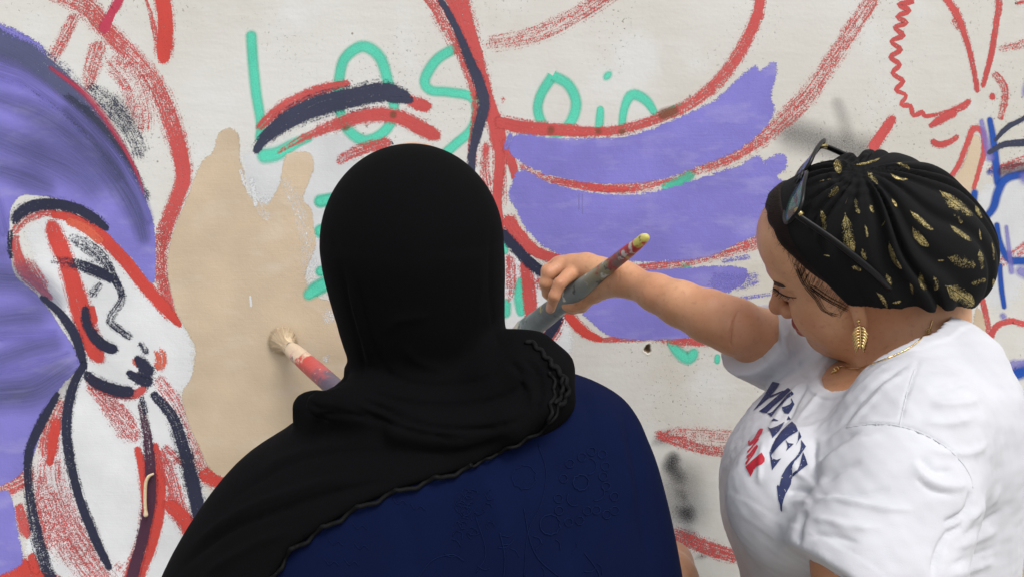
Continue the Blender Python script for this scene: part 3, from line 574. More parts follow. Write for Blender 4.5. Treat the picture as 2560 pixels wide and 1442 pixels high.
# a run of cream paint, standing proud
dr = spline(np.array([P(x, y, -.008) for x, y in ((384, 1183), (372, 1190), (365, 1205), (363, 1230), (363, 1260), (365, 1290))]), n=8)
V, F = tube(dr, np.concatenate([np.linspace(.0018, .0032, 10), np.full(len(dr) - 14, .003), [.0034, .004, .0044, .003]]), 10)
mk('paint_drip', V, F, mat_plain('wet_cream_paint', srgb(228, 208, 172), .3), wall)

# ------------------------------------------------------------------ hands
def grip_hand(c, axis, toward, r, wrist):
    """fist closed round a rod: c centre on the rod, axis along it (index -> little finger), toward: direction of the knuckles from the rod"""
    a = np.asarray(axis, float); a /= np.linalg.norm(a); u = np.asarray(toward, float); u = u - a * (u @ a); u /= np.linalg.norm(u); w = np.cross(a, u)
    c = np.asarray(c, float); rr = r + .0085; ch = []
    for i, (o, ln) in enumerate(((-.031, 1.0), (-.0105, 1.08), (.0095, 1.02), (.028, .85))):
        pts = []
        for j, ang in enumerate(np.radians(np.array([60, 110, 165, 225, 270]) * (0.5 + .5 * ln))):
            rad = rr * (1.45 if j == 0 else 1.12 if j == 1 else 1.0); pts.append((*(c + a * o + (u * np.cos(ang) + w * np.sin(ang)) * rad), .0095 - .0006 * j))
        ch.append(pts)
    kn = [np.array(p[0][:3]) for p in ch]; wr = np.asarray(wrist, float)
    thumb = [(*(c - a * .012 + u * rr * 1.5 - w * .012), .013), (*(c - a * .036 - w * rr * 1.05 + u * .006), .0105), (*(c - a * .03 - u * rr * .9 - w * .006), .009)]
    def fn(X):
        d = chain(X, ch[0], .004)
        for p in ch[1:]: d = np.minimum(d, chain(X, p, .004))
        palm = chain(X, [(*kn[0], .011), (*kn[1], .0115), (*kn[2], .011), (*kn[3], .010)], .01)
        base = (kn[0] + kn[3]) / 2 * .35 + wr * .65
        for q in kn: palm = smin(palm, cap(X, q, base, .0105, .016), .012)
        palm = smin(palm, cap(X, base, wr, .02, .022), .015)
        d = smin(d, palm, .006); d = smin(d, chain(X, thumb, .006), .004)
        return smin(d, cap(X, np.array(thumb[0][:3]), base, .012, .016), .01)
    return fn
def box_of(pts, m): p = np.asarray(pts, float)[:, :3]; return p.min(0) - m, p.max(0) + m

# ------------------------------------------------------------------ person in the black headscarf, seen from behind
YB = -.56
robe_rows = smooth_rows([(905, 960, 1240, -.53, .055), (945, 930, 1440, -.54, .07), (965, 900, 1500, -.545, .083), (1000, 850, 1560, -.55, .098), (1045, 800, 1596, -.555, .112), (1090, 725, 1616, -.56, .122), (1160, 628, 1643, -.565, .134), (1290, 530, 1676, -.57, .147), (1442, 455, 1704, -.57, .152), (1600, 430, 1722, -.57, .15)], 4)
robe_top = Loft(robe_rows, 2.25)
HB = np.array([robe_rows[-1]])  # last row
def build_hijab_person():
    base = np.array([P(1090, 721, YB)[0], YB + .0, 0.0])
    root = empty('person', base, 'person in a black headscarf and navy robe, seen from behind, painting the wall', 'person')
    # --- robe: upper part on the measured outline, then straight down to the ground
    zt = robe_top.z; zlow = robe_top.z[0]; q0 = robe_top.q[0]
    floor_rows = [(zlow + .002, q0[1], q0[2], q0[3], q0[4]), (zlow - .25, q0[1] + .03, .245, -.56, .145), (.95, base[0], .205, -.55, .15), (.6, base[0], .235, -.55, .18), (.06, base[0], .29, -.55, .22), (.025, base[0], .29, -.55, .22)]
    fr = np.array(floor_rows)[::-1]; L2 = Loft.__new__(Loft); L2.z = fr[:, 0]; L2.q = fr; L2.n = 2.25
    rarm = [(*P(1545, 1075, -.56), .060), (*P(1612, 1300, -.57), .056), (*P(1648, 1470, -.55), .052), (*P(1665, 1560, -.53), .050)]
    def robe_fn(X):
        d = smin(robe_top(X), L2(X), .03)
        spine = P(1120, 1300, -.70); d = d + .006 * np.exp(-((X[:, 0] - spine[0]) / .03) ** 2) * (X[:, 1] < -.6)
        return d
    V, Q = surface(robe_fn, (-.50, -.82, 0.0), (.32, -.28, 1.62), .0075)
    # finer copy of what the camera sees
    zc = 1.13
    V2, Q2 = surface(robe_fn, (-.50, -.80, zc), (.32, -.34, 1.60), .0042)
    V = relax(V, Q, 2); V2 = relax(V2, Q2, 3)
    N2 = vnormals(V2, Q2)
    V2 = folds(V2, N2, [([(1440, 960), (1480, 1050), (1500, 1180)], 24, -.004), ([(1560, 1020), (1590, 1160), (1610, 1300), (1630, 1442)], 20, -.005), ([(1520, 1010), (1560, 1150), (1585, 1300)], 26, .004),
                        ([(1200, 1180), (1250, 1300), (1260, 1442)], 40, .003), ([(1380, 1120), (1420, 1260), (1430, 1442)], 46, -.004), ([(1000, 1260), (1030, 1350), (1040, 1460)], 40, -.003)])
    keep = (V[Q][:, :, 2] < zc + .03).all(1); robe_V, robe_Q = join([(V, Q[keep]), (V2, Q2[(V2[Q2][:, :, 2] > zc + .0005).all(1)])])
    robe_m = mat_cloth('navy_crepe', srgb(6, 17, 50), .9, 1100, .22, .35, spec=.1)
    robe = mk('robe', robe_V, robe_Q, robe_m, root)
    rc = Caster(V2, Q2)
    # --- tone-on-tone embroidery, stitched a hair above the cloth
    emb = []; px2m = .00037
    def ring(x, y, r, wd=1.5, a0=0, a1=360, petals=0):
        ang = np.radians(np.linspace(a0, a1, 22)); rad = r * (1 + (.22 * np.abs(np.sin(ang * petals / 2)) if petals else 0))
        line([(x + rr * math.cos(t), y + rr * math.sin(t)) for rr, t in zip(np.broadcast_to(rad, ang.shape), ang)], wd)
    def line(px, wd=1.5):
        pts = [rc(x, y, .0006) for x, y in px]; pts = [p for p in pts if p is not None]
        if len(pts) > 2: emb.append(tube(np.array(pts), wd * px2m, 4))
    for x, y, r in ((1454, 1142), (1478, 1128), (1505, 1135), (1513, 1165), (1507, 1190), (1514, 1215), (1535, 1240), (1536, 1275), (1516, 1285), (1490, 1274), (1468, 1276), (1449, 1300), (1421, 1304), (1397, 1275), (1395, 1245), (1408, 1195), (1424, 1158), (1560, 1200), (1575, 1330)) and [(a, b, 9) for a, b in ((1454, 1142), (1478, 1128), (1505, 1135), (1513, 1165), (1507, 1190), (1514, 1215), (1535, 1240), (1536, 1275), (1516, 1285), (1490, 1274), (1468, 1276), (1449, 1300), (1421, 1304), (1397, 1275), (1395, 1245), (1408, 1195), (1424, 1158))]: ring(x, y, r, 1.6, petals=8)
    ring(1452, 1205, 17, 2.2, petals=9); ring(1375, 1310, 22, 2.0, petals=11); ring(1310, 1192, 26, 1.4, petals=12); ring(1470, 1165, 20, 1.6, -80, 90); ring(1435, 1245, 18, 1.6, 60, 220); ring(1490, 1230, 20, 1.6, -40, 110)
    line(spline([(1345, 1110), (1365, 1180), (1352, 1260), (1320, 1330), (1310, 1442)], n=8), 1.4); line(spline([(1250, 1330), (1262, 1390), (1258, 1450)], n=8), 2.0); line(spline([(1310, 1270), (1325, 1350), (1350, 1400), (1400, 1442)], n=8), 1.8)
    line(spline([(1040, 1450), (1080, 1400), (1130, 1385), (1160, 1400)], n=8), 1.5); line(spline([(1190, 1290), (1215, 1380), (1190, 1430)], n=8), 1.5); line(spline([(1460, 1380), (1490, 1420), (1500, 1445)], n=8), 1.4)
    for k in range(26):
        x, y = 1140 + 90 * random.random(), 1230 + 120 * random.random(); ring(x, y, 5 + 7 * random.random(), 1.2, random.random() * 200, 240 + random.random() * 200, petals=5)
    for k in range(16):
        x, y = 1130 + 420 * random.random(), 1330 + 110 * random.random(); a = random.random() * 3; line(spline([(x, y), (x + 14 * math.cos(a), y + 14 * math.sin(a)), (x + 30 * math.cos(a + .4), y + 30 * math.sin(a + .4))], n=5), 1.3)
    for x, y in ((1000, 1248), (1045, 1262), (900, 1310), (905, 1360), (840, 1350), (830, 1400), (880, 1400)): line(spline([(x - 18, y - 4), (x - 6, y + 10), (x + 6, y + 2), (x + 18, y + 12)], n=6), 1.2)
    Ve, Fe = join(emb); eo = mk('embroidery', Ve, Fe, mat_plain('navy_thread', srgb(12, 25, 60), .85, spec=.1), robe); eo['kind'] = 'stuff'
    # --- headscarf
    dome_c = P(1033, 604, -.55)
    head = Loft(smooth_rows([(608, 807, 1260, -.55, .118), (640, 811, 1262, -.55, .1175), (680, 817, 1263, -.55, .114), (740, 831, 1262, -.55, .106), (800, 848, 1262, -.548, .098), (860, 869, 1263, -.545, .089), (905, 887, 1266, -.54, .083), (950, 886, 1280, -.54, .083), (1000, 850, 1300, -.54, .088), (1060, 830, 1310, -.54, .09)], 4), 2.1)
    cut = spline([(560, 1640), (620, 1530), (680, 1446), (722, 1380), (770, 1342), (820, 1310), (880, 1275), (950, 1242), (1020, 1216), (1100, 1191), (1180, 1163), (1250, 1125), (1320, 1090), (1372, 1050), (1398, 1000), (1408, 960), (1385, 920), (1350, 880)], n=5)
    poly = np.vstack([cut, [(1340, 700), (-400, 700), (-400, 1640)]])
    left_rows = Loft(smooth_rows([(940, 900, 1400, -.545, .08), (975, 852, 1420, -.548, .092), (990, 806, 1430, -.55, .10), (1012, 772, 1440, -.553, .108), (1045, 752, 1450, -.556, .118), (1080, 702, 1450, -.56, .127), (1160, 602, 1450, -.565, .14), (1290, 503, 1450, -.57, .155), (1442, 428, 1450, -.57, .16), (1640, 380, 1450, -.57, .16)], 4), 2.2)
    def lump(px, Y, r): return [(*P(x, y, Y), rr) for (x, y), rr in zip(px, r)]
    roll = [lump([(1235, 905), (1290, 880), (1335, 885), (1375, 925), (1390, 970)], -.60, (.03, .022, .022, .024, .018)),
            lump([(1250, 960), (1310, 940), (1360, 960), (1378, 1000), (1350, 1050)], -.63, (.025, .026, .026, .022, .018)),
            lump([(880, 1000), (980, 985), (1100, 985), (1220, 960), (1300, 930)], -.615, (.02, .022, .022, .024, .02)),
            lump([(800, 1010), (900, 1020), (1050, 1040), (1200, 1040), (1330, 1010)], -.640, (.014, .018, .02, .022, .02)),
            lump([(1000, 1075), (1150, 1085), (1280, 1060), (1360, 1020)], -.668, (.012, .014, .016, .012)),
            lump([(795, 1008), (775, 1020), (772, 1040)], -.59, (.014, .016, .012))]
    def scarf_fn(X):
        q = proj(X); g = sd_poly(q, poly) * .00040
        body = np.minimum(robe_fn(X) - .0105, left_rows(X)); drape = smax(body, g, .010)
        hz = head.z[-1] - .0005; d = np.where(X[:, 2] > hz, ell(X, (head.q[-1, 1], -.55, hz), (head.q[-1, 2], .118, .1085)), head(X))
        d = smin(d, drape, .045)
        for r_ in roll: d = smin(d, chain(X, r_, .012), .020)
        return d
    V, Q = surface(scarf_fn, (-.48, -.80, 1.13), (.09, -.36, 1.80), .0036)
    V = relax(V, Q, 2); N = vnormals(V, Q)
    V = folds(V, N, [
        ([(880, 985), (960, 1020), (1080, 1062), (1220, 1068), (1330, 1040)], 9, -.006), ([(890, 965), (1000, 1000), (1120, 1012), (1240, 995), (1320, 960)], 8, -.005), ([(870, 1010), (960, 1050), (1060, 1085), (1180, 1098)], 9, -.005),
        ([(1270, 900), (1300, 930), (1310, 990)], 8, -.005), ([(1310, 890), (1345, 930), (1352, 990), (1330, 1040)], 7, -.006), ([(1290, 930), (1330, 975), (1330, 1020)], 8, .004), ([(1350, 890), (1385, 940), (1390, 990)], 6, -.004),
        ([(900, 905), (960, 930), (1050, 960), (1180, 955), (1260, 915)], 12, -.004), ([(850, 640), (870, 760), (900, 870), (910, 960)], 9, -.0028), ([(870, 700), (900, 820), (930, 920)], 10, .0026), ([(880, 650), (915, 800), (950, 900), (1000, 960)], 9, -.0026), ([(1230, 560), (1225, 700), (1235, 820), (1255, 880)], 8, -.0022), ([(1205, 640), (1195, 780), (1180, 880)], 12, .0022),
        ([(960, 830), (1000, 800), (1080, 790)], 14, .002), ([(1010, 860), (1040, 900), (1120, 930)], 14, .002),
        ([(440, 1430), (560, 1330), (680, 1280), (830, 1230), (980, 1200)], 11, -.006), ([(460, 1380), (600, 1280), (760, 1220), (900, 1180)], 16, .004), ([(640, 1180), (760, 1130), (900, 1110)], 20, .003), ([(560, 1260), (700, 1170), (840, 1130), (1000, 1130)], 12, -.003), ([(500, 1442), (620, 1370), (740, 1320)], 16, .004),
        ([(1000, 1130), (1150, 1130), (1280, 1090)], 10, -.004), ([(790, 1040), (870, 1035), (980, 1060)], 8, -.005), ([(770, 1000), (800, 1020), (860, 1025)], 7, -.004)])
    m = mat_cloth('black_jersey', (.0026, .0026, .0032, 1), .95, 1300, .25, .25, spec=.08)
    hij = mk('headscarf', V, Q, m, root)
    sc = Caster(V, Q)
    # curled thread edging
    def edging(px, amp, per, r, loops=1.0):
        pl = spline(px, step=3.0); s = np.concatenate([[0], np.cumsum(np.linalg.norm(np.diff(pl, axis=0), axis=1))]); t = np.gradient(pl, axis=0); t /= np.linalg.norm(t, axis=1)[:, None]; n = np.stack([-t[:, 1], t[:, 0]], 1)
        ph = s / per * 2 * np.pi; ph = ph + .7 * np.sin(s / 140); q = pl + n * (amp * np.sin(ph))[:, None] + t * (amp * .55 * np.sin(2 * ph))[:, None]
        pts, Yl = [], None
        for (x, y), p_ in zip(q, ph):
            h = sc(x, y, .001); h2 = rc(x, y, .003)
            h = min([k for k in (h, h2) if k is not None], key=lambda k: k[1], default=None)
            if h is None: h = P(x, y, Yl if Yl else -.66)
            Yl = h[1]; pts.append(h + np.array([0, -.002 * (1 + math.cos(p_)), 0]))
        pts = np.array(pts); k = np.ones(5) / 5; pts = np.stack([np.convolve(np.pad(pts[:, i], 2, 'edge'), k, 'valid') for i in range(3)], 1)
        return tube(pts, r, 8)
    E = [edging([(640, 1500), (682, 1446), (724, 1382), (770, 1345), (820, 1312), (880, 1277), (950, 1244), (1020, 1218), (1100, 1192), (1180, 1165)], 8, 96, .0023), edging([(1180, 1165), (1250, 1127), (1320, 1092), (1374, 1052), (1400, 1000)], 3.5, 60, .0016),
         edging([(1312, 850), (1335, 862), (1362, 890), (1392, 925), (1412, 950), (1416, 985), (1395, 1015)], 5, 30, .0026), edging([(1380, 905), (1400, 935), (1402, 980), (1385, 1010)], 4, 26, .0022), edging([(1372, 925), (1386, 960), (1378, 1005), (1372, 1052)], 5, 40, .0018)]
    Ve, Fe = join(E); mk('scarf_edging', Ve, Fe, mat_plain('black_thread', (.0035, .0035, .004, 1), .7, spec=.15), hij)
    # --- body: head, neck, trunk, arms and hands, one mesh (nearly all of it under cloth)
    hc = P(1034, 600, -.545); neck = P(1060, 980, -.54)
    lsh, lel = P(880, 1200, -.55), P(540, 1560, -.55); lhand = P(925, 1062, -.31); lw = P(880, 1150, -.36)
    rsh, rel, rw = P(1400, 1160, -.55), P(1640, 1520, -.545), P(1725, 1420, -.42)
    ba, bb = P(702, 850, -.012), P(860, 988, -.22); axis = (bb - ba) / np.linalg.norm(bb - ba)
    gh = grip_hand(ba + axis * .385, -axis, (.2, .9, .4), .0125, ba + axis * .385 + np.array([-.02, -.06, -.05]))
    lw = ba + axis * .385 + np.array([-.02, -.06, -.05])
    def body_fn(X):
        d = ell(X, hc + (0, .01, .01), (.074, .094, .098)); d = smin(d, ell(X, hc + (0, .035, -.055), (.058, .06, .07)), .03)
        d = smin(d, cap(X, hc + (0, .115, -.04), hc + (0, .10, -.015), .010, .006), .012)
        d = smin(d, cap(X, hc + (0, 0, -.08), neck, .052, .054), .03)
        d = smin(d, ell(X, P(1090, 1250, -.56), (.150, .095, .13)), .05); d = smin(d, cap(X, P(1090, 1450, -.56), np.array([base[0], -.55, .95]), .115, .12), .06)
        for s in (-1, 1): d = smin(d, cap(X, np.array([base[0] + s * .08, -.55, .92]), np.array([base[0] + s * .09, -.55, .09]), .075, .042), .03)
        d = smin(d, cap(X, lsh, lel, .042, .038), .03); d = smin(d, cap(X, lel, lw, .038, .025), .012)
        d = smin(d, cap(X, rsh, rel, .040, .038), .03)
        return d
    def arm_fn(X): return smin(chain(X, [(*P(1610, 1470, -.55), .034), (*rel, .036), (*P(1672, 1450, -.46), .034), (*P(1676, 1410, -.38), .028), (*P(1625, 1385, -.30), .020)], .02), 1e3 + 0 * X[:, 0], .01)
    Vb, Qb = surface(body_fn, (-.50, -.75, .04), (.34, -.20, 1.80), .010)
    Vh, Qh = surface(lambda X: smin(gh(X), cap(X, lel, lw, .034, .024), .01), *box_of([ba + axis * .385, lw, lw + (0, 0, -.05)], .075), .0028)
    Va, Qa = surface(arm_fn, *box_of([P(1630, 1440, -.56), rel, P(1625, 1385, -.30)], .06), .0032)
    rh = grip_hand(P(1590, 1370, -.28), (0, -.3, -1), (.9, .2, 0), .016, P(1615, 1385, -.30))
    Vr, Qr = surface(rh, *box_of([P(1590, 1370, -.28), P(1615, 1385, -.30)], .085), .003)
    Vv, Qv = join([(relax(Vb, Qb, 3), Qb), (relax(Vh, Qh, 2), Qh), (relax(Va, Qa, 2), Qa), (relax(Vr, Qr, 2), Qr)])
    mk('body', Vv, Qv, M_skin, root, attrs={'tint': ('FLOAT_COLOR', np.zeros((len(Vv), 4)))})
    # shoes
    for s in (-1, 1):
        cx = base[0] + s * .10
        f = lambda X: smax(smin(ell(X, (cx, -.47, .045), (.045, .12, .045)), ell(X, (cx, -.56, .05), (.042, .06, .055)), .03), -X[:, 2] + .002, .006)
        Vs, Qs = surface(f, (cx - .07, -.68, -.01), (cx + .07, -.30, .13), .006); mk('shoe', relax(Vs, Qs, 1), Qs, mat_plain('black_leather', (.015, .015, .015, 1), .4), root)
    return root
hijab_person = build_hijab_person()

def mat_print(name, col):
    t = NT(name); p = t.pos(); v = t.noise(p, 420, 2); c = t.mix(t.mapr(v, .68, .71, 0, .9, True), col, (.78, .78, .80, 1)); return t.P(Base_Color=c, Roughness=.6)
def mat_hair():
    t = NT('dark_brown_hair'); p = t.pos(); n = t.noise(t.vscale(p, (60, 60, 400)), 4, 3); c = t.mix(t.mapr(n, .35, .7), srgb(14, 10, 9), srgb(38, 26, 22))
    t.b.inputs['Specular IOR Level'].default_value = .15
    return t.P(Base_Color=c, Roughness=.6, Normal=t.bump(n, .5, .001))
def mat_feather():
    t = NT('gold_foil_print'); p = t.pos(); a = t.attr('fe'); x = t.n('SeparateXYZ'); t.set(x.inputs[0], a.outputs['Vector']); u, v, k = x.outputs
    av = t.math('ABSOLUTE', v); barb = t.math('SINE', t.math('MULTIPLY', t.math('ADD', u, t.math('MULTIPLY', av, -.55)), 62))
    sp = t.noise(p, 700, 2, .6); big = t.noise(p, 60, 2)
    cov = t.math('ADD', t.math('ADD', t.math('MULTIPLY', barb, .20), t.math('MULTIPLY', sp, 1.5)), t.math('SUBTRACT', t.math('MULTIPLY', big, 1.5), t.math('ADD', t.math('MULTIPLY', av, .45), .28)))
    al = t.mapr(cov, .98, 1.22, 0, .92, True); rib = t.mapr(av, .03, .06, 0, 1); al = t.math('MULTIPLY', al, rib)
    c = t.mix(t.mapr(sp, .35, .65), srgb(150, 128, 72), srgb(228, 212, 150))
    return t.P(Base_Color=c, Metallic=.85, Roughness=.38, Alpha=al, Normal=t.bump(sp, .8, .001))
# printed lettering on the shirt front, glyph by glyph, at four times picture size from (1850, 930)
LETTERS = [
 ('n', [[(330, 95), (402, 115), (370, 165), (300, 250), (215, 325), (135, 390), (180, 330), (245, 240), (290, 160)], [(300, 240), (360, 215), (440, 184), (436, 198), (360, 232), (300, 258)], [(485, 158), (512, 180), (430, 265), (340, 340), (270, 412), (230, 405), (193, 392), (250, 350), (330, 280), (420, 205)]]),
 ('n', [[(520, 190), (540, 222), (480, 262), (430, 310), (380, 365), (318, 450), (275, 415), (300, 410), (330, 395), (380, 340), (440, 270), (480, 225)]]),
 ('n', [[(518, 262), (545, 322), (520, 372), (490, 418), (450, 410), (428, 385), (420, 350), (460, 342), (500, 325), (522, 300), (510, 275)]]),
 ('n', [[(448, 498), (425, 545), (395, 590), (325, 662), (312, 610), (280, 550), (310, 565), (370, 545)], [(485, 440), (515, 476), (468, 480)], [(340, 465), (390, 488), (318, 488)]]),
 ('n', [[(525, 495), (560, 535), (582, 592), (500, 640), (440, 690), (390, 740), (340, 800), (315, 840), (330, 865), (370, 878), (415, 862), (385, 900), (325, 980), (312, 900), (295, 800), (320, 740), (350, 680), (420, 590), (480, 530)], [(455, 680), (490, 712), (540, 718), (500, 755), (460, 792), (478, 750), (472, 715)], [(590, 588), (615, 650), (590, 685), (555, 738), (580, 690), (585, 640)]]),
 ('n', [[(612, 680), (662, 745), (625, 800), (590, 850), (550, 890), (530, 930), (525, 1000), (525, 1050), (510, 1120), (460, 1210), (440, 1270), (430, 1330), (425, 1395), (412, 1380), (405, 1320), (385, 1270), (378, 1200), (370, 1140), (380, 1122), (395, 1140), (405, 1100), (420, 1030), (460, 960), (510, 900), (560, 850), (600, 790), (612, 740)], [(632, 800), (660, 860), (680, 925), (600, 985), (530, 1045), (530, 1010), (575, 975), (605, 910), (620, 840)]]),
 ('r', [[(205, 566), (235, 568), (226, 605), (195, 655), (152, 700), (112, 734), (88, 728), (86, 692), (102, 680), (104, 706), (138, 672), (166, 625), (183, 590)]]),
 ('r', [[(182, 664), (196, 670), (144, 742), (82, 812), (76, 795), (130, 732)]]),
 ('r', [[(175, 726), (188, 742), (146, 822), (98, 884), (66, 930), (58, 908), (96, 850), (74, 864), (68, 842), (100, 812), (150, 748)]]),
 ('r', [[(218, 806), (250, 860), (247, 895), (216, 922), (172, 937), (142, 982), (110, 1044), (93, 1005), (60, 945), (90, 918), (130, 878), (180, 838)]]),
]

# ------------------------------------------------------------------ person in the turban and white T-shirt
to_w = lambda v: RT * v[0] + UPV * v[1] - FW * v[2]
HF, HL, HU = to_w((-.8035, -.2664, -.5323)), to_w((-.3095, -.5769, .7559)), to_w((-.5085, .7721, .3811))
HO = CAM + ray(2136.8, 636.9) * .9703; HM = np.stack([HF, HL, HU], 1)
loc = lambda X: (X - HO) @ HM
def hw(f, l, u): return HO + HM @ np.array([f, l, u], float)
def head_local(q):
    E_ = lambda c, r: ell(q, c, r)
    d = E_((-.005, 0, .030), (.092, .073, .076)); d = smin(d, E_((.030, 0, -.035), (.060, .062, .085)), .03); d = smin(d, E_((.045, 0, .05), (.049, .060, .05)), .03)
    d = smin(d, E_((.022, 0, -.076), (.058, .058, .042)), .03); d = smin(d, E_((.073, 0, -.102), (.019, .021, .017)), .025); d = smin(d, E_((.030, 0, -.108), (.043, .043, .024)), .03)
    for s in (-1, 1):
        d = smin(d, E_((.056, s * .037, -.044), (.030, .026, .034)), .02); d = smin(d, cap(q, (.088, s * .012, .017), (.076, s * .044, .018), .008, .006), .014)
        d = smax(d, -E_((.102, s * .032, -.003), (.016, .019, .012)), .012); d = smin(d, E_((.0765, s * .032, -.004), (.0135, .0165, .0125)), .004)
        d = smin(d, cap(q, (.002, s * .0690, -.005), (.010, s * .0705, -.050), .010, .0070), .004)
    d = smin(d, cap(q, (.089, 0, .002), (.109, 0, -.040), .0065, .0095), .012); d = smin(d, np.linalg.norm(q - (.110, 0, -.043), axis=1) - .0108, .006)
    for s in (-1, 1):
        d = smin(d, np.linalg.norm(q - (.098, s * .0125, -.047), axis=1) - .0085, .006); d = smax(d, -(np.linalg.norm(q - (.105, s * .0062, -.0545), axis=1) - .0042), .003)
    d = smin(d, E_((.091, 0, -.069), (.0115, .024, .0062)), .006); d = smin(d, E_((.090, 0, -.080), (.0115, .022, .0074)), .006)
    d = smax(d, -cap(q, (.102, -.018, -.0745), (.100, .018, -.0745), .0018, .0018), .002)
    return d
neck_b = P(2285, 935, -.50)
def head_fn(X):
    d = head_local(loc(X)); n = chain(X, [(*hw(-.022, 0, -.055), .056), (*hw(-.035, 0, -.10), .057), (*neck_b, .060), (*(neck_b + (.01, .0, -.07)), .062)], .02)
    # two soft creases round the throat
    return smin(d, n, .022)
SH_L, SH_R = P(2285, 1075, -.635), P(2040, 905, -.285)
EL_L = P(2140, 1620, -.70)
shirt_rows = Loft(smooth_rows([(872, 2220, 2385, -.50, .07), (905, 2150, 2420, -.49, .115), (960, 2030, 2446, -.485, .15), (1020, 1948, 2460, -.49, .165), (1080, 1885, 2474, -.505, .17), (1180, 1826, 2496, -.505, .17), (1330, 1832, 2484, -.505, .165), (1442, 1862, 2474, -.505, .16), (1620, 1880, 2480, -.505, .155), (1900, 1880, 2500, -.505, .17)], 4), 2.2)
slv_d = EL_L - SH_L; slv_d = slv_d / np.linalg.norm(slv_d)
HEM_L = P(2150, 1490, -.71); hem_n = np.array(slv_d) * .9 + np.array([-.25, 0, .10]); hem_n /= np.linalg.norm(hem_n)
RARM = [(1553, 695, -.25, .0195), (1585, 708, -.265, .0210), (1640, 732, -.295, .0258), (1700, 759, -.32, .0306), (1772, 790, -.345, .0350), (1835, 815, -.35, .0372), (1900, 845, -.335, .0395), (2040, 910, -.285, .043)]
RARM = [(*P(x, y, Y), r) for x, y, Y, r in RARM]
hemR_c = P(1874, 846, -.335); hemR_n = P(1860, 838, -.345) - P(1960, 890, -.315); hemR_n /= np.linalg.norm(hemR_n); hemR_n = hemR_n + np.array([-.0, .0, .12]); hemR_n /= np.linalg.norm(hemR_n)
NH = hw(-.03, 0, -.13)
neck_ax = neck_b - hw(-.03, 0, -.06); neck_ax /= np.linalg.norm(neck_ax)
def neck_hole(X):
    return ell(X, P(2228, 894, -.508), (.091, .087, .067), None)
def shirt_fn(X):
    d = shirt_rows(X)
    d = smin(d, ell(X, P(1990, 1245, -.600), (.074, .068, .078)), .045); d = smin(d, ell(X, P(1968, 1245, -.46), (.066, .07, .078)), .045)
    nb = P(2300, 900, -.51)
    d = smin(d, cap(X, nb, SH_L, .055, .066), .05); d = smin(d, cap(X, P(2210, 930, -.46), SH_R, .045, .056), .04)
    d = smin(d, ell(X, P(2385, 1040, -.56), (.05, .09, .10)), .04)
    slL = smax(chain(X, [(*SH_L, .067), (*P(2235, 1240, -.675), .072), (*P(2180, 1400, -.705), .0755), (*P(2140, 1520, -.72), .077)], .02), (X - HEM_L) @ hem_n, .004)
    d = smin(d, slL, .022)
    slR = smax(chain(X, [(*SH_R, .055), (*P(1960, 885, -.31), .053), (*P(1900, 856, -.335), .052), (*P(1830, 826, -.345), .053)], .02), (X - hemR_c) @ hemR_n, .004)
    d = smin(d, slR, .018)
    d = smax(d, -neck_hole(X), .004)
    return d
def turban_edge(q): return np.minimum((q[:, 2] - 2.8 * q[:, 0] + .05) * .336, (q[:, 2] - .35 * q[:, 0] + .05) * .94)
def turban_base(q):
    d = ell(q, (-.012, 0, .032), (.108, .086, .086)); d = smin(d, ell(q, (-.072, 0, -.034), (.068, .074, .068)), .05)
    d = smin(d, ell(q, (.040, 0, .050), (.0585, .0690, .058)), .02); d = smin(d, ell(q, (-.014, 0, -.018), (.080, .0835, .070)), .03)
    return smax(d, -turban_edge(q), .010)
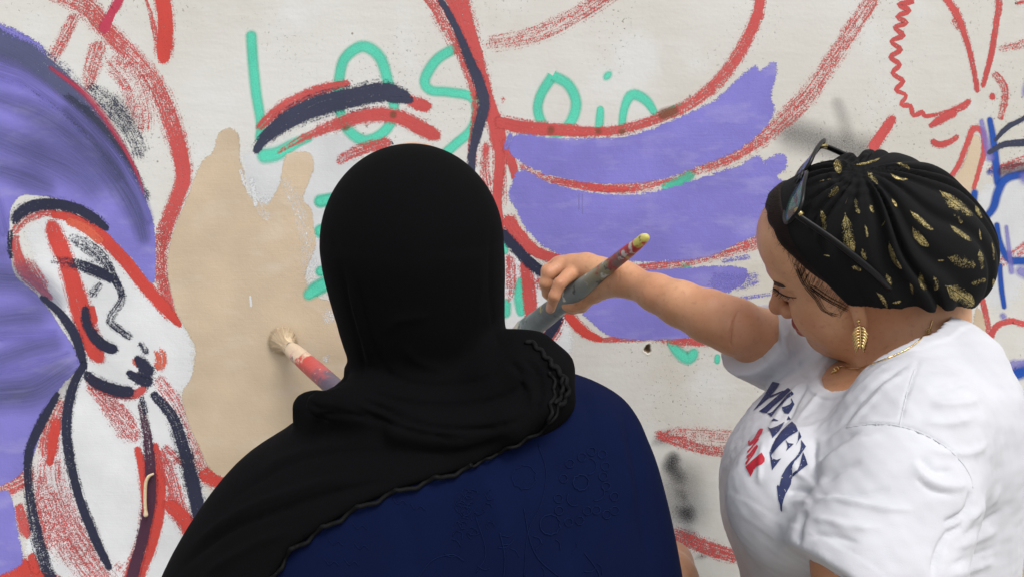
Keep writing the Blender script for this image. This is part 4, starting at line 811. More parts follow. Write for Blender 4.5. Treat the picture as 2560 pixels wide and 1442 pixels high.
def build_turban_person():
    base = np.array([P(2180, 1200, -.50)[0], -.50, 0.0])
    root = empty('person', base, 'person in a gold-feathered black turban and white T-shirt, leaning in from the right arm outstretched to paint', 'person')
    root['label'] = 'person in a gold-feathered black turban and white T-shirt reaching out a long brush'
    # ---------------- skin: head and neck
    Vh, Qh = surface(head_fn, *box_of([hw(.10, 0, 0), hw(-.1, .06, .05), hw(-.1, -.06, .05), hw(0, 0, -.1), hw(0, 0, .11), neck_b + (.02, 0, -.08), neck_b + (-.02, .0, -.06)], .045), .0018)
    Vh = relax(Vh, Qh, 1); qh = loc(Vh); tint = np.zeros((len(Vh), 4))
    def paint(mask, col, a):
        w = np.clip(mask, 0, 1) * a; tint[:, :3] = tint[:, :3] * (1 - w[:, None]) + np.array(col[:3]) * w[:, None]; tint[:, 3] = np.maximum(tint[:, 3], w)
    tint[:, :3] = np.array(srgb(170, 105, 80)[:3])
    lip = np.minimum(ell(qh, (.092, 0, -.069), (.015, .024, .0070)), ell(qh, (.091, 0, -.080), (.015, .022, .0082))); paint((.0006 - lip) / .0012, srgb(150, 56, 58), .9)
    for s in (-1, 1):
        paint((.006 - np.abs(ell(qh, (.0765, s * .032, -.004), (.0135, .0165, .0125)))) / .006 * (qh[:, 2] < .006), srgb(140, 92, 66), .45)
        paint(1.2 - np.linalg.norm((qh - (.060, s * .044, -.038)) / (.03, .03, .02), axis=1), srgb(182, 110, 84), .45)
    paint(1.3 - np.linalg.norm((qh - (.108, 0, -.046)) / (.016, .018, .012), axis=1), srgb(176, 108, 82), .5)
    # ---------------- skin: right arm and hand holding the brush
    z = lambda X, Y, D, r: (*P(1220 + X / 4.005, 560 + Y / 4.005, D), r)
    index = [z(880, 470, -.205, .0125), z(800, 520, -.222, .0105), z(715, 600, -.238, .0098), z(665, 720, -.240, .0088), z(625, 845, -.226, .0074)]
    middle = [z(720, 430, -.196, .0125), z(610, 490, -.205, .0110), z(578, 590, -.205, .0102), z(600, 690, -.190, .0092), z(650, 750, -.172, .0080)]
    ring_ = [z(690, 410, -.180, .0120), z(600, 470, -.180, .0108), z(580, 590, -.178, .0098), z(640, 690, -.164, .0085), z(700, 730, -.155, .0075)]
    little = [z(720, 400, -.165, .0110), z(640, 470, -.160, .0095), z(640, 580, -.155, .0085), z(690, 650, -.150, .0075)]
    thumb = [z(1150, 570, -.215, .0165), z(1050, 680, -.207, .0150), z(940, 775, -.200, .0125), z(850, 815, -.196, .0108), z(790, 815, -.192, .0085)]
    thumb2 = [z(1010, 720, -.200, .0135), z(930, 810, -.190, .0118), z(850, 838, -.180, .0100), z(775, 840, -.175, .0080)]
    wrist = np.array(RARM[0][:3]); palm_c = P(1220 + 960 / 4.005, 560 + 480 / 4.005, -.195)
    def hand_fn(X):
        palm = chain(X, [z(850, 420, -.198, .0175), z(980, 440, -.205, .0215), z(1120, 480, -.225, .0205), (*wrist, .0205)], .01)
        palm = smin(palm, chain(X, [z(740, 410, -.185, .0150), z(900, 430, -.180, .0185), z(1100, 500, -.205, .0200), (*wrist, .0200)], .01), .012)
        palm = smin(palm, chain(X, [z(740, 560, -.165, .012), z(900, 600, -.172, .0170), z(1050, 600, -.190, .0190), (*wrist, .0200)], .01), .012)
        palm = smin(palm, chain(X, thumb[:2] + [(*wrist, .0200)], .01), .016)
        d = smin(chain(X, index, .003), chain(X, middle, .003), .0008); d = smin(d, chain(X, ring_, .003), .0008); d = np.minimum(d, chain(X, little, .003))
        d = smin(d, palm, .0065); d = smin(d, chain(X, thumb, .004), .004); d = smin(d, chain(X, thumb2, .004), .0025)
        d = smin(d, chain(X, RARM, .012), .014)
        return d
    Va, Qa = surface(hand_fn, *box_of([(*p[:3],) for p in RARM] + [index[-1][:3], middle[2][:3], little[2][:3]], .045), .0016)
    Va = relax(Va, Qa, 1); Na = vnormals(Va, Qa)
    zf = lambda pts: [(1220 + x / 4.005, 560 + y / 4.005) for x, y in pts]
    Va = folds(Va, Na, [(zf([(705, 590), (720, 600), (745, 600)]), 1.6, -.0006), (zf([(690, 605), (712, 620), (740, 620)]), 1.6, -.0005), (zf([(640, 750), (665, 758), (690, 755)]), 1.5, -.0004), (zf([(930, 740), (945, 790), (920, 850)]), 1.8, -.0008),
                        (zf([(620, 545), (660, 565), (665, 590)]), 2.2, -.0012), ([(1846, 775), (1832, 810), (1826, 850), (1828, 868)], 3.2, -.0035), ([(1838, 790), (1818, 830), (1812, 850)], 9, .0012), ([(1546, 672), (1548, 700), (1540, 718)], 3, -.0007)])
    ta = np.zeros((len(Va), 4)); ta[:, :3] = np.array(srgb(190, 120, 95)[:3])
    nail = np.linalg.norm((Va - np.array(z(612, 845, -.236, 0)[:3])) / (.0055, .010, .0085), axis=1); ta[:, 3] = np.clip((1.0 - nail) * 6, 0, 1) * .8; ta[nail < 1.05, :3] = srgb(222, 172, 152)[:3]
    knk = np.exp(-(np.linalg.norm(Va - np.array(index[2][:3]), axis=1) / .011) ** 2); ta[:, 3] = np.maximum(ta[:, 3], knk * .5); ta[knk > .15, :3] = srgb(160, 98, 72)[:3]
    # ---------------- skin: left arm and the body under the clothes
    LW = P(1850, 1700, -.50)
    gh = grip_hand(LW + np.array([-.05, .02, .02]), (0, .3, -1), (-.6, .5, .1), .012, LW)
    def body_fn(X):
        d = smax(shirt_rows(X) + .011, 1.22 - X[:, 2], .02); d = smin(d, ell(X, P(2180, 1330, -.505), (.105, .12, .13)), .03); d = smin(d, cap(X, P(2180, 1500, -.505), np.array([base[0] - .01, -.50, .92]), .11, .125), .06)
        d = smin(d, cap(X, neck_b + (0, 0, -.02), P(2240, 1110, -.50), .050, .065), .03)
        d = smin(d, cap(X, np.array(RARM[-1][:3]), P(2230, 1080, -.46), .042, .05), .02); d = smin(d, cap(X, SH_L, P(2220, 1110, -.52), .045, .055), .02)
        for s in (-1, 1): d = smin(d, cap(X, np.array([base[0] + .0, -.50 + s * .085, .90]), np.array([base[0] + .02, -.50 + s * .09, .09]), .08, .042), .03)
        return d
    armL = lambda X: smin(chain(X, [(*SH_L, .046), (*P(2180, 1400, -.705), .052), (*EL_L, .043), (*P(2000, 1670, -.62), .038), (*LW, .026)], .02), gh(X), .012)
    Vb, Qb = surface(body_fn, (base[0] - .26, -.76, .04), (base[0] + .26, -.26, 1.52), .010)
    Vl, Ql = surface(armL, *box_of([SH_L, EL_L, LW + np.array([-.05, .02, .02])], .09), .0035)
    V, Q = join([(Vh, Qh), (Va, Qa), (relax(Vb, Qb, 3), Qb), (relax(Vl, Ql, 2), Ql)]); T = np.zeros((len(V), 4)); T[:len(Vh)] = tint; T[len(Vh):len(Vh) + len(Va)] = ta
    mk('body', V, Q, M_skin, root, attrs={'tint': ('FLOAT_COLOR', T)})
    hc = Caster(Vh, Qh); bc = Caster(V, Q)
    # ---------------- shirt
    Vs, Qs = surface(shirt_fn, (.20, -.86, .96), (.80, -.26, 1.62), .0028)
    Vs = relax(Vs, Qs, 2); Ns = vnormals(Vs, Qs)
    zz = lambda pts: [(1780 + x / 2.565, 880 + y / 2.565) for x, y in pts]
    FL = [(zz([(660, 960), (760, 930), (900, 960), (1100, 1000), (1300, 1010)]), 11, .0045), (zz([(660, 905), (780, 925), (950, 915), (1150, 870)]), 10, -.003), (zz([(620, 1060), (750, 1080), (900, 1120), (1100, 1120)]), 12, .003), (zz([(600, 1180), (780, 1180), (960, 1230)]), 12, -.003),
          (zz([(670, 700), (720, 640), (820, 560), (960, 500)]), 12, -.004), (zz([(690, 780), (760, 680), (900, 590), (1080, 540)]), 14, .004), (zz([(660, 540), (650, 700), (660, 860)]), 9, -.006), (zz([(700, 840), (800, 760), (960, 700)]), 12, -.003),
          (zz([(1200, 480), (1240, 300), (1300, 120), (1330, 20)]), 3.5, -.0022), (zz([(860, 480), (1010, 460), (1200, 470), (1330, 510), (1480, 590), (1600, 700), (1670, 850)]), 4.0, -.0030), (zz([(900, 470), (1030, 445), (1190, 455)]), 5, .0016),
          (zz([(1330, 660), (1420, 760), (1560, 760)]), 14, -.004), (zz([(1280, 700), (1380, 820), (1540, 860), (1640, 850)]), 14, .004), (zz([(1300, 790), (1400, 880), (1560, 920)]), 10, -.003), (zz([(1660, 880), (1640, 1000), (1560, 1060), (1480, 1100)]), 9, -.007),
          (zz([(1680, 960), (1600, 1100), (1500, 1180), (1440, 1330), (1420, 1442)]), 10, -.006), (zz([(1850, 860), (1760, 980), (1620, 1080), (1520, 1150)]), 14, .004), (zz([(1860, 1000), (1740, 1100), (1580, 1180)]), 9, -.0025), (zz([(1840, 1130), (1700, 1200), (1540, 1260)]), 14, .0028), (zz([(1830, 1250), (1690, 1300), (1500, 1380)]), 8, -.002), (zz([(1820, 1330), (1700, 1380), (1500, 1442)]), 14, .0025),
          (zz([(1340, 600), (1500, 650), (1680, 640), (1780, 560)]), 14, .003), (zz([(1340, 440), (1500, 460), (1680, 420)]), 16, .003), (zz([(1380, 250), (1550, 220), (1700, 150)]), 14, -.0025), (zz([(1400, 330), (1560, 330), (1740, 300)]), 14, .003),
          (zz([(1250, 20), (1050, 120), (900, 260), (780, 400), (660, 520)]), 9, .0035), (zz([(1280, 60), (1100, 170), (960, 300), (840, 450), (700, 560)]), 7, -.0035), (zz([(1250, 130), (1100, 230), (960, 380), (860, 480)]), 7, .003), (zz([(1150, 80), (980, 170), (860, 290)]), 7, -.0025),
          (zz([(640, 170), (560, 280), (500, 400), (420, 520)]), 7, -.004), (zz([(590, 180), (520, 260), (460, 350), (360, 500)]), 7, .0035), (zz([(700, 250), (600, 380), (520, 470)]), 9, .003), (zz([(330, 560), (310, 700), (300, 850)]), 9, .0025), (zz([(480, 420), (400, 560), (370, 720)]), 8, -.0025),
          (zz([(640, 900), (560, 880), (480, 900)]), 12, -.004), (zz([(640, 960), (540, 960), (440, 1010)]), 12, .003), (zz([(640, 820), (560, 780), (520, 700)]), 10, .003), (zz([(600, 1010), (560, 1100), (560, 1250)]), 12, -.005),
          ([(1885, 772), (1880, 820), (1905, 890), (1945, 945)], 3, -.0015), ([(1900, 770), (1900, 820), (1925, 885)], 7, .002), ([(1920, 770), (1935, 830), (1955, 890)], 9, -.003), ([(1945, 790), (1960, 850), (1975, 900)], 8, .003), ([(1975, 830), (1980, 880), (2010, 930), (2040, 960)], 9, -.003)]
    Vs = folds(Vs, Ns, FL)
    # fine random rumples, collar band, hems
    def wob(X, f, seed):
        r = np.random.default_rng(seed); s = np.zeros(len(X))
        for _ in range(7):
            k = r.normal(size=3); k /= np.linalg.norm(k); s += np.sin(X @ k * f * (0.6 + r.random()) + r.random() * 6.3)
        return s / 7
    Ns = vnormals(Vs, Qs); hole = neck_hole(Vs); band = np.clip((hole + .001) / .002, 0, 1) * np.clip((.0155 - hole) / .0022, 0, 1)
    hemd = -(Vs - HEM_L) @ hem_n; near_arm = (Vs[:, 1] < -.60)
    hb = np.clip(hemd / .002, 0, 1) * np.clip((.019 - hemd) / .002, 0, 1) * near_arm
    Vs = Vs + Ns * (.0010 * wob(Vs, 70, 3) + .0010 * wob(Vs, 170, 5) + .0007 * wob(Vs, 330, 6) + .0016 * band + .0008 * hb)[:, None]
    shirt = mk('t_shirt', Vs, Qs, mat_cloth('white_cotton', (.63, .64, .685, 1), .9, 900, .3, .9), root)
    stc = Caster(Vs, Qs)
    sm = mat_cloth('white_thread', (.60, .61, .65, 1), .9, 900, .2, 0)
    for px in ([(1200, 478), (1222, 380), (1245, 280), (1275, 180), (1300, 110)], [(862, 482), (1000, 462), (1100, 460), (1200, 472), (1330, 512), (1480, 592), (1600, 702), (1660, 800), (1672, 870)], [(600, 1318), (660, 1358), (740, 1398), (830, 1430), (900, 1450)]):
        pts = [stc(x, y, -.0002) for x, y in spline(zz(px), step=4)]; pts = np.array([p for p in pts if p is not None]); V_, F_ = tube(pts, .0008, 6); mk('seam', V_, F_, sm, shirt)
    navy_p, red_p = mat_print('navy_print', srgb(38, 48, 92)), mat_print('red_print', srgb(186, 30, 52))
    for mt, polys in LETTERS:
        parts = []
        for pl in polys:
            V_, F_, _ = sheet(stc, [(1850 + x / 4.005, 930 + y / 4.005) for x, y in pl], .0009, 3.0)
            if len(F_): parts.append((V_, F_))
        if parts:
            V_, F_ = join(parts); lo_ = mk('printed_letter', V_, F_, navy_p if mt == 'n' else red_p, shirt)
    # ---------------- trousers and shoes (below the picture)
    def tr_fn(X):
        d = cap(X, np.array([base[0], -.50, 1.02]), np.array([base[0], -.50, .92]), .145, .15)
        for s in (-1, 1): d = smin(d, cap(X, np.array([base[0], -.50 + s * .085, .90]), np.array([base[0] + .02, -.50 + s * .095, .10]), .10, .062), .04)
        return smax(d, .085 - X[:, 2], .004)
    Vt, Qt = surface(tr_fn, (base[0] - .24, -.80, .06), (base[0] + .24, -.20, 1.20), .010); mk('trousers', relax(Vt, Qt, 2), Qt, mat_cloth('blue_denim', srgb(50, 62, 92), .9, 700, .3, .4), root)
    for s in (-1, 1):
        cy = -.50 + s * .10; x0 = base[0]
        f = lambda X: smax(smin(ell(X, (x0 - .06, cy, .045), (.125, .046, .045)), ell(X, (x0 + .03, cy, .055), (.06, .042, .06)), .03), -X[:, 2] + .002, .006)
        Vq, Qq = surface(f, (x0 - .22, cy - .07, -.01), (x0 + .13, cy + .07, .14), .006); mk('shoe', relax(Vq, Qq, 1), Qq, mat_plain('white_canvas', (.6, .6, .58, 1), .7), root)
    # ---------------- hair under the turban edge
    dark = mat_hair()
    def hair_fn(X):
        q = loc(X); d = ell(q, (-.003, 0, .036), (.0985, .0775, .0865)); d = smin(d, ell(q, (.045, 0, .05), (.0505, .0615, .0515)), .03)
        he = np.minimum((q[:, 2] - 2.1 * q[:, 0] + .046 + .003 * np.sin(q[:, 1] * 260)) * .43, (q[:, 2] - .35 * q[:, 0] + .056) * .94)
        return smax(smax(d, -he, .010), turban_edge(q) - .012, .004)
    Vr, Qr = surface(hair_fn, *box_of([hw(.1, 0, .05), hw(-.11, .0, .05), hw(0, .09, .04), hw(0, -.09, .04), hw(0, 0, .13), hw(0, 0, -.07)], .012), .0030)
    strands = []; zh = lambda X, Y: (1880 + X / 4.807, 340 + Y / 4.807); zl = lambda X, Y: (1880 + X / 4.807, 600 + Y / 4.807)
    def strand(px, off, r, jit=0.0):
        pts = []
        for k, (x, y) in enumerate(spline(px, n=4)):
            h = hc(x + rng.normal() * jit, y + rng.normal() * jit, off); pts.append(h if h is not None else (P(x, y, pts[-1][1]) if pts else None))
        if pts and pts[0] is not None: strands.append(tube(np.array(pts), np.linspace(r, r * .35, len(pts)), 4))
    for k in range(110):     # short hairs sweeping out of the hairline over forehead and temple
        t = k / 109 + rng.normal() * .01; A_ = np.array([np.interp(t, [0, .3, .6, 1], [1930, 1975, 2025, 2115]), np.interp(t, [0, .3, .6, 1], [555, 630, 696, 770])])
        dirv = np.array([np.interp(t, [0, .4, 1], [-.35, -.25, -.5]), np.interp(t, [0, .4, 1], [.9, 1.0, .75])]); L_ = rng.uniform(8, 24) * np.interp(t, [0, .6, 1], [.8, 1.1, 1.2]); s0 = A_ + rng.normal(size=2) * 5
        strand([s0 - dirv * 12, s0, s0 + dirv * L_ * .5 + rng.normal(size=2) * 2, s0 + dirv * L_ + rng.normal(size=2) * 5], .0008, .00022)
    for k in range(12):     # side lock in front of the ear
        o = rng.normal(size=2) * (7, 4); strand([zl(560, 330) + o, zl(640, 520) + o * .9, zl(780, 700) + o * .7, zl(860, 830) + o * .6, zl(1000 + rng.normal() * 25, 905 + rng.normal() * 14) + o * .3], .0010, .00026)
    for k in range(8): o = rng.normal(size=2) * (4, 4); strand([zl(700, 560) + o, zl(900, 700) + o, zl(1050, 780) + o, zl(1150, 830) + o], .0012, .0003)
    for k in range(34):     # fuzz against the wall at the top of the forehead
        a0 = np.array(zh(300 - 10 * rng.random() * 12, 700 + 300 * rng.random())); h = hc(a0[0] + 14, a0[1], .002)
        if h is None: continue
        p0 = h; dv = to_w((-.8 + .3 * rng.normal(), .25 + .4 * rng.normal(), .1)) * rng.uniform(.006, .014); strands.append(tube(np.array([p0, p0 + dv * .5 + HU * .002, p0 + dv + HU * rng.normal() * .003]), [.00022, .00018, .00008], 3))
    strands3 = join([s for s in strands]) if False else None
    q4 = [s for s in strands]
    hair = mk('hair', relax(Vr, Qr, 1), Qr, dark, root)
    Vx, Fx = join(q4); so = mk('loose_hair', Vx, Fx, dark, hair); so['kind'] = 'stuff'
    # ---------------- eyebrow and eyelashes
    br = [zl(*p) for p in ((182, 432), (225, 460), (270, 487), (330, 510), (375, 530), (412, 562), (378, 570), (320, 558), (262, 535), (215, 500), (190, 465))]
    V_, F_, _ = sheet(hc, br, .0006, 2.0); V_, F_ = biggest(V_, F_); bro = mk('eyebrow', V_, F_, mat_plain('brow_hair', srgb(52, 34, 28), .7), root)
    la = []; lid = spline([zl(262, 578), zl(300, 605), zl(345, 640), zl(400, 668), (zl(470, 686)), zl(535, 690)], n=6); lp = [hc(x, y, .0006) for x, y in lid]; lp = [p for p in lp if p is not None]
    if len(lp) > 3: la.append(tube(np.array(lp), np.linspace(.0012, .0005, len(lp)), 5))
    for k in range(22):
        p0 = lp[int(k / 22 * len(lp) * .85)]; dv = to_w((-.55 + .2 * rng.normal(), -.75 + .15 * rng.normal(), .35)) * .0065; la.append(tube(np.array([p0, p0 + dv * .6, p0 + dv + to_w((-.3, .25, 0)) * .002]), [.0003, .00025, .0001], 3))
    V_, F_ = join(la); mk('eyelashes', V_, F_, mat_plain('lash', (.008, .006, .005, 1), .6), root)
    # ---------------- turban
    Vt, Qt = surface(lambda X: turban_base(loc(X)), *box_of([hw(.11, 0, .05), hw(-.17, 0, -.03), hw(-.02, .1, .04), hw(-.02, -.1, .04), hw(0, 0, .15), hw(-.1, 0, -.09)], .012), .0021)
    Vt = relax(Vt, Qt, 2); Nt = vnormals(Vt, Qt); qt = loc(Vt); tc = Caster(Vt, Qt)
    G = loc(tc(2148, 428)[None])[0]; C0 = np.array([-.03, 0, .02]); gd = (G - C0) / np.linalg.norm(G - C0); e1 = np.array([-1.0, 0, 0]); e1 -= gd * (e1 @ gd); e1 /= np.linalg.norm(e1); e2 = np.cross(gd, e1)
    dv = qt - G; th = np.arctan2(dv @ e2, dv @ e1); rr = np.linalg.norm(dv, axis=1)
    th = th + .10 * np.sin(rr * 38 + 2.0 * np.sin(th)) + .05 * np.sin(5 * th)
    ph = th * 21 + 2.1 * np.sin(th * 2.3 + .5) + 1.3 * np.sin(th * 5.7) + .6 * np.sin(th * 11.3); wv = 1 - 2 * np.abs(np.cos(ph / 2)) ** 4
    edge = turban_edge(qt); frontness = np.where(qt[:, 0] > -.005, np.clip((edge - .026) / .016, 0, 1), np.clip((edge + .3 * np.clip(-qt[:, 0] - .005, 0, .1)) / .03, .25, 1))
    amp = .0030 * np.clip((rr - .006) / .03, .25, 1) * frontness * (1 + .45 * np.sin(th * 5.1 + 1) + .3 * np.sin(th * 8.7))
    loopd = .0009 * np.sin(rr * 480) * np.exp(-((rr - .022) / .016) ** 2) * (np.cos(th) < .35)
    Vt = Vt + Nt * (amp * wv + loopd)[:, None]
    tur = mk('turban', Vt, Qt, mat_cloth('black_turban_knit', (.0055, .0055, .0065, 1), .85, 1300, .3, .3), root)
    tc = Caster(Vt, Qt); gold = mat_feather()
    FE = [(650, 640, 82, 260, 92), (700, 470, 78, 95, 38), (800, 300, 50, 95, 46), (950, 302, 20, 115, 26), (765, 212, -14, 160, 22), (590, 230, 75, 90, 60), (560, 390, -45, 90, 50), (505, 560, 84, 150, 45), (510, 313, -10, 75, 10), (1290, 460, 38, 250, 90), (1085, 560, 40, 180, 42), (1075, 660, 50, 150, 60), (920, 770, 66, 180, 40), (760, 620, 78, 75, 26), (745, 760, 75, 75, 40),
          (1330, 800, 18, 175, 92), (1445, 790, 82, 120, 46), (1430, 925, -15, 95, 50), (1320, 1000, 34, 210, 115), (1090, 920, 75, 125, 46), (890, 920, 75, 95, 46), (860, 1030, 58, 125, 30), (1035, 965, 78, 75, 26), (1320, 635, 36, 160, 42), (1428, 505, 62, 85, 30), (1310, 540, 45, 75, 42), (1205, 1075, 40, 75, 20), (868, 570, -60, 55, 12), (1205, 795, -2, 40, 12), (1518, 740, 82, 115, 20), (980, 225, 22, 90, 26), (925, 450, 60, 60, 30), (790, 485, 66, 55, 26), (940, 1045, -10, 55, 18), (1180, 930, 80, 85, 42), (640, 435, -65, 50, 10), (1440, 640, 80, 70, 14), (1525, 940, 80, 80, 26), (700, 840, 20, 60, 30), (520, 765, 10, 40, 10)]
    for i, (X, Y, a, L_, W_) in enumerate(FE):
        c = np.array((1850 + X / 2.403, 320 + Y / 2.403)); a = R(a); ax = np.array((math.cos(a), math.sin(a))); ay = np.array((-ax[1], ax[0])); L2, W2 = L_ / 2.403 / 2, W_ * .82 / 2.403 / 2
        nu, nv = 18, 9; V_ = []; A_ = []; bend = rng.normal() * .12
        for iu in range(nu):
            u = -1 + 2 * iu / (nu - 1); prof = max(.06, (1 - max(0, u) ** 2.2) ** .5 * (1 if u > -.35 else max(0, 1 - ((-.35 - u) / .55)) ** .8))
            for iv in range(nv):
                v = -1 + 2 * iv / (nv - 1); p = c + ax * u * L2 + ay * (v * W2 * prof + bend * L2 * u * u); h = tc(p[0], p[1], .0006)
                V_.append(h if h is not None else (0, 0, 0)); A_.append((u, v * prof if prof > .1 else v * .1, i * 1.37))
        F_ = grid_faces(nu, nv)[:, ::-1]; V_ = np.array(V_); bad = (np.abs(V_).sum(1) == 0); ln = np.linalg.norm(V_[F_[:, 0]] - V_[F_[:, 2]], axis=1); F_ = F_[~bad[F_].any(1) & (ln < .02)]
        if len(F_): V_, F_, A_ = biggest(V_, F_, A_); mk('feather_print', V_, F_, gold, tur, attrs={'fe': ('FLOAT_VECTOR', A_)})
    return root, hc, tc, stc, bc

turban_person, head_c, turb_c, shirt_c, body_c = build_turban_person()

# ------------------------------------------------------------------ brushes
def mat_brush(A, B_, stops, name, splash):
    """handle paint: colours along the handle, then blobs and smears of other paints"""
    t = NT(name); p = t.pos(); ax = (B_ - A); L = np.linalg.norm(ax)
    vm = t.n('VectorMath', operation='SUBTRACT'); t.set(vm.inputs[0], p); vm.inputs[1].default_value = tuple(A)
    dt = t.n('VectorMath', operation='DOT_PRODUCT'); t.set(dt.inputs[0], vm.outputs[0]); dt.inputs[1].default_value = tuple(ax / L / L)
    f = t.math('ADD', dt.outputs['Value'], t.mapr(t.noise(p, 55, 3), .3, .7, -.05, .05))
    cr = t.n('ValToRGB'); e = cr.color_ramp.elements
    while len(e) < len(stops): e.new(.5)
    for q, (pos, col) in zip(e, stops): q.position = pos; q.color = col
    t.set(cr.inputs[0], f); c = cr.outputs[0]
    for col, sc, th, off in splash:
        n = t.noise(t.vscale(p, (1, 1, 1)), sc, 3, .6); vv = t.n('VectorMath', operation='ADD'); t.set(vv.inputs[0], p); vv.inputs[1].default_value = (off, off * 2, 0)
        n = t.noise(vv.outputs[0], sc, 3, .6); c = t.mix(t.mapr(n, th, th + .06, 0, .85, True), c, col)
    h = t.noise(p, 130, 3); t.P(Base_Color=c, Roughness=.42, Normal=t.bump(h, .5, .0015)); return t.m
GREY, GREYD, CREAM, REDP, YEL = srgb(128, 142, 146), srgb(96, 106, 112), srgb(222, 206, 178), srgb(186, 44, 58), srgb(226, 214, 96)
def bristles(A, B_, r0, tipfn, n, name, parent, m):
    """n hairs from the ferrule ring at B_ (radius r0) to tip points"""
    a, u, w = frame(B_ - A); parts = []
    for k in range(n):
        ang = rng.random() * 2 * np.pi; rad = math.sqrt(rng.random()); base = B_ + r0 * rad * (u * math.cos(ang) + w * math.sin(ang)); tip, mid = tipfn(ang, rad, a, u, w)
        pts = spline(np.array([base, mid, tip]), n=3); parts.append(tube(pts, np.linspace(.00055, .0003, len(pts)), 4))
    V, F = join(parts); o = mk(name, V, F, m, parent); o['kind'] = 'stuff'; return o
def build_brush_right():
    A, E = P(1258, 872, -.012), P(1618, 591, -.345); root = empty('paint_brush', A, 'grey paint-caked brush with red and yellow handle tip, in the hand of the turbaned person', 'paint brush')
    prof = [(.115, .0), (.115, .0150), (.125, .0178), (.16, .0198), (.20, .0206), (.27, .0196), (.29, .0190), (.36, .0182), (.45, .0170), (.54, .0158), (.62, .0144), (.70, .0126), (.76, .0112), (.82, .0100), (.90, .0088), (.96, .0082), (.985, .0070), (1.0, .0040), (1.002, 0)]
    hm = mat_brush(A, E, [(0, CREAM), (.17, srgb(196, 190, 176)), (.24, GREY), (.40, GREYD), (.62, GREY), (.77, srgb(150, 140, 110)), (.80, srgb(160, 60, 66)), (.86, srgb(128, 112, 110)), (.90, srgb(176, 50, 60)), (.965, srgb(180, 60, 60)), (.985, srgb(206, 196, 104))], 'caked_brush_handle',
                   [(srgb(206, 208, 204), 42, .60, 0), (srgb(70, 80, 88), 36, .60, 3), (srgb(190, 180, 110), 30, .66, 7), (srgb(150, 92, 92), 34, .67, 11)])
    V, F = lathe(A, E, prof, 32); n = vnormals(V, F); r_ = np.random.default_rng(5); q = V - A
    V = V + n * (.0006 * np.sin(q @ np.array([190, 120, 260.]) + 1) + .0005 * np.sin(q @ np.array([-230, 310, 150.])))[:, None]
    mk('handle', V, F, hm, root)
    a = (E - A) / np.linalg.norm(E - A)
    def tip(ang, rad, a_, u, w): t_ = A + a_ * rng.uniform(.0, .012) + (u * math.cos(ang) + w * math.sin(ang)) * rad * .0035; return t_, A + a_ * .030 + (u * math.cos(ang) + w * math.sin(ang)) * rad * .0125
    bristles(A, A + a * .058, .0158, tip, 240, 'bristles', root, mat_plain('wet_cream_bristle', srgb(222, 208, 184), .5))
    return root
def build_brush_left():
    A, E0 = P(702, 850, -.004), P(860, 988, -.22); a = (E0 - A) / np.linalg.norm(E0 - A); E = A + a * .46
    root = empty('paint_brush', A, 'round brush loaded with tan paint, its bristles splayed flat against the wall', 'paint brush')
    prof = [(.105, 0), (.105, .0120), (.13, .0138), (.20, .0152), (.25, .0158), (.35, .0160), (.50, .0150), (.62, .0132), (.8, .0110), (.95, .0095), (.99, .007), (1.0, 0)]
    hm = mat_brush(A, E, [(0, CREAM), (.245, srgb(214, 190, 166)), (.27, srgb(196, 74, 68)), (.40, srgb(186, 84, 84)), (.47, srgb(96, 84, 100)), (.62, srgb(92, 92, 106)), (1.0, srgb(110, 110, 118))], 'red_grey_brush_handle',
                   [(srgb(214, 160, 158), 40, .62, 2), (srgb(88, 80, 98), 34, .60, 5), (CREAM, 60, .68, 9)])
    V, F = lathe(A, E, prof, 32); n = vnormals(V, F); q = V - A; V = V + n * (.0007 * np.sin(q @ np.array([190, 120, 260.]) + 1) + .0006 * np.sin(q @ np.array([-230, 310, 150.])))[:, None]
    mk('handle', V, F, hm, root)
    hub = A + a * .055
    def tip(ang, rad, a_, u, w):
        d = np.array([math.cos(ang), 0, math.sin(ang)]); rr = .0275 * (.5 + .45 * rad) * (1 + .05 * rng.normal()); c = P(707, 850, 0)
        t_ = np.array([c[0], 0, c[2]]) + d * rr; t_[1] = -.0015 - .004 * rng.random()
        m_ = hub * .38 + t_ * .62 + np.array([0, -.007, 0]) - d * .006; return t_, m_
    bm = mat_plain('tan_loaded_bristle', srgb(220, 200, 170), .5, scale=700); o = bristles(A, hub, .0125, tip, 1100, 'bristles', root, bm)
    # the paint-clogged core of the bristles
    cone = []
    c = P(707, 850, 0)
    for i, t_ in enumerate(np.linspace(0, 1, 12)):
        ctr = hub * (1 - t_) + np.array([c[0], -.003, c[2]]) * t_; rr = .0128 * (1 - t_) ** .5 + .0205 * t_ ** 3.2 + .005 * t_; e1, e2 = (frame(a)[1:] if t_ < .01 else (None, None))
        ax_ = a * (1 - t_) + np.array([0, -1.0, 0]) * t_; ax_ /= np.linalg.norm(ax_); _, u, w = frame(ax_); ang = np.linspace(0, 2 * np.pi, 40, endpoint=False); rad = rr * .86 * (1 + .02 * np.sin(ang * 17 + i * .3) + .03 * np.sin(ang * 9))
        cone.append(ctr + rad[:, None] * (np.cos(ang)[:, None] * u + np.sin(ang)[:, None] * w))
    mk('paint_clump', np.vstack(cone), grid_faces(12, 40, True), bm, root)
    return root
brush_right = build_brush_right(); brush_left = build_brush_left()

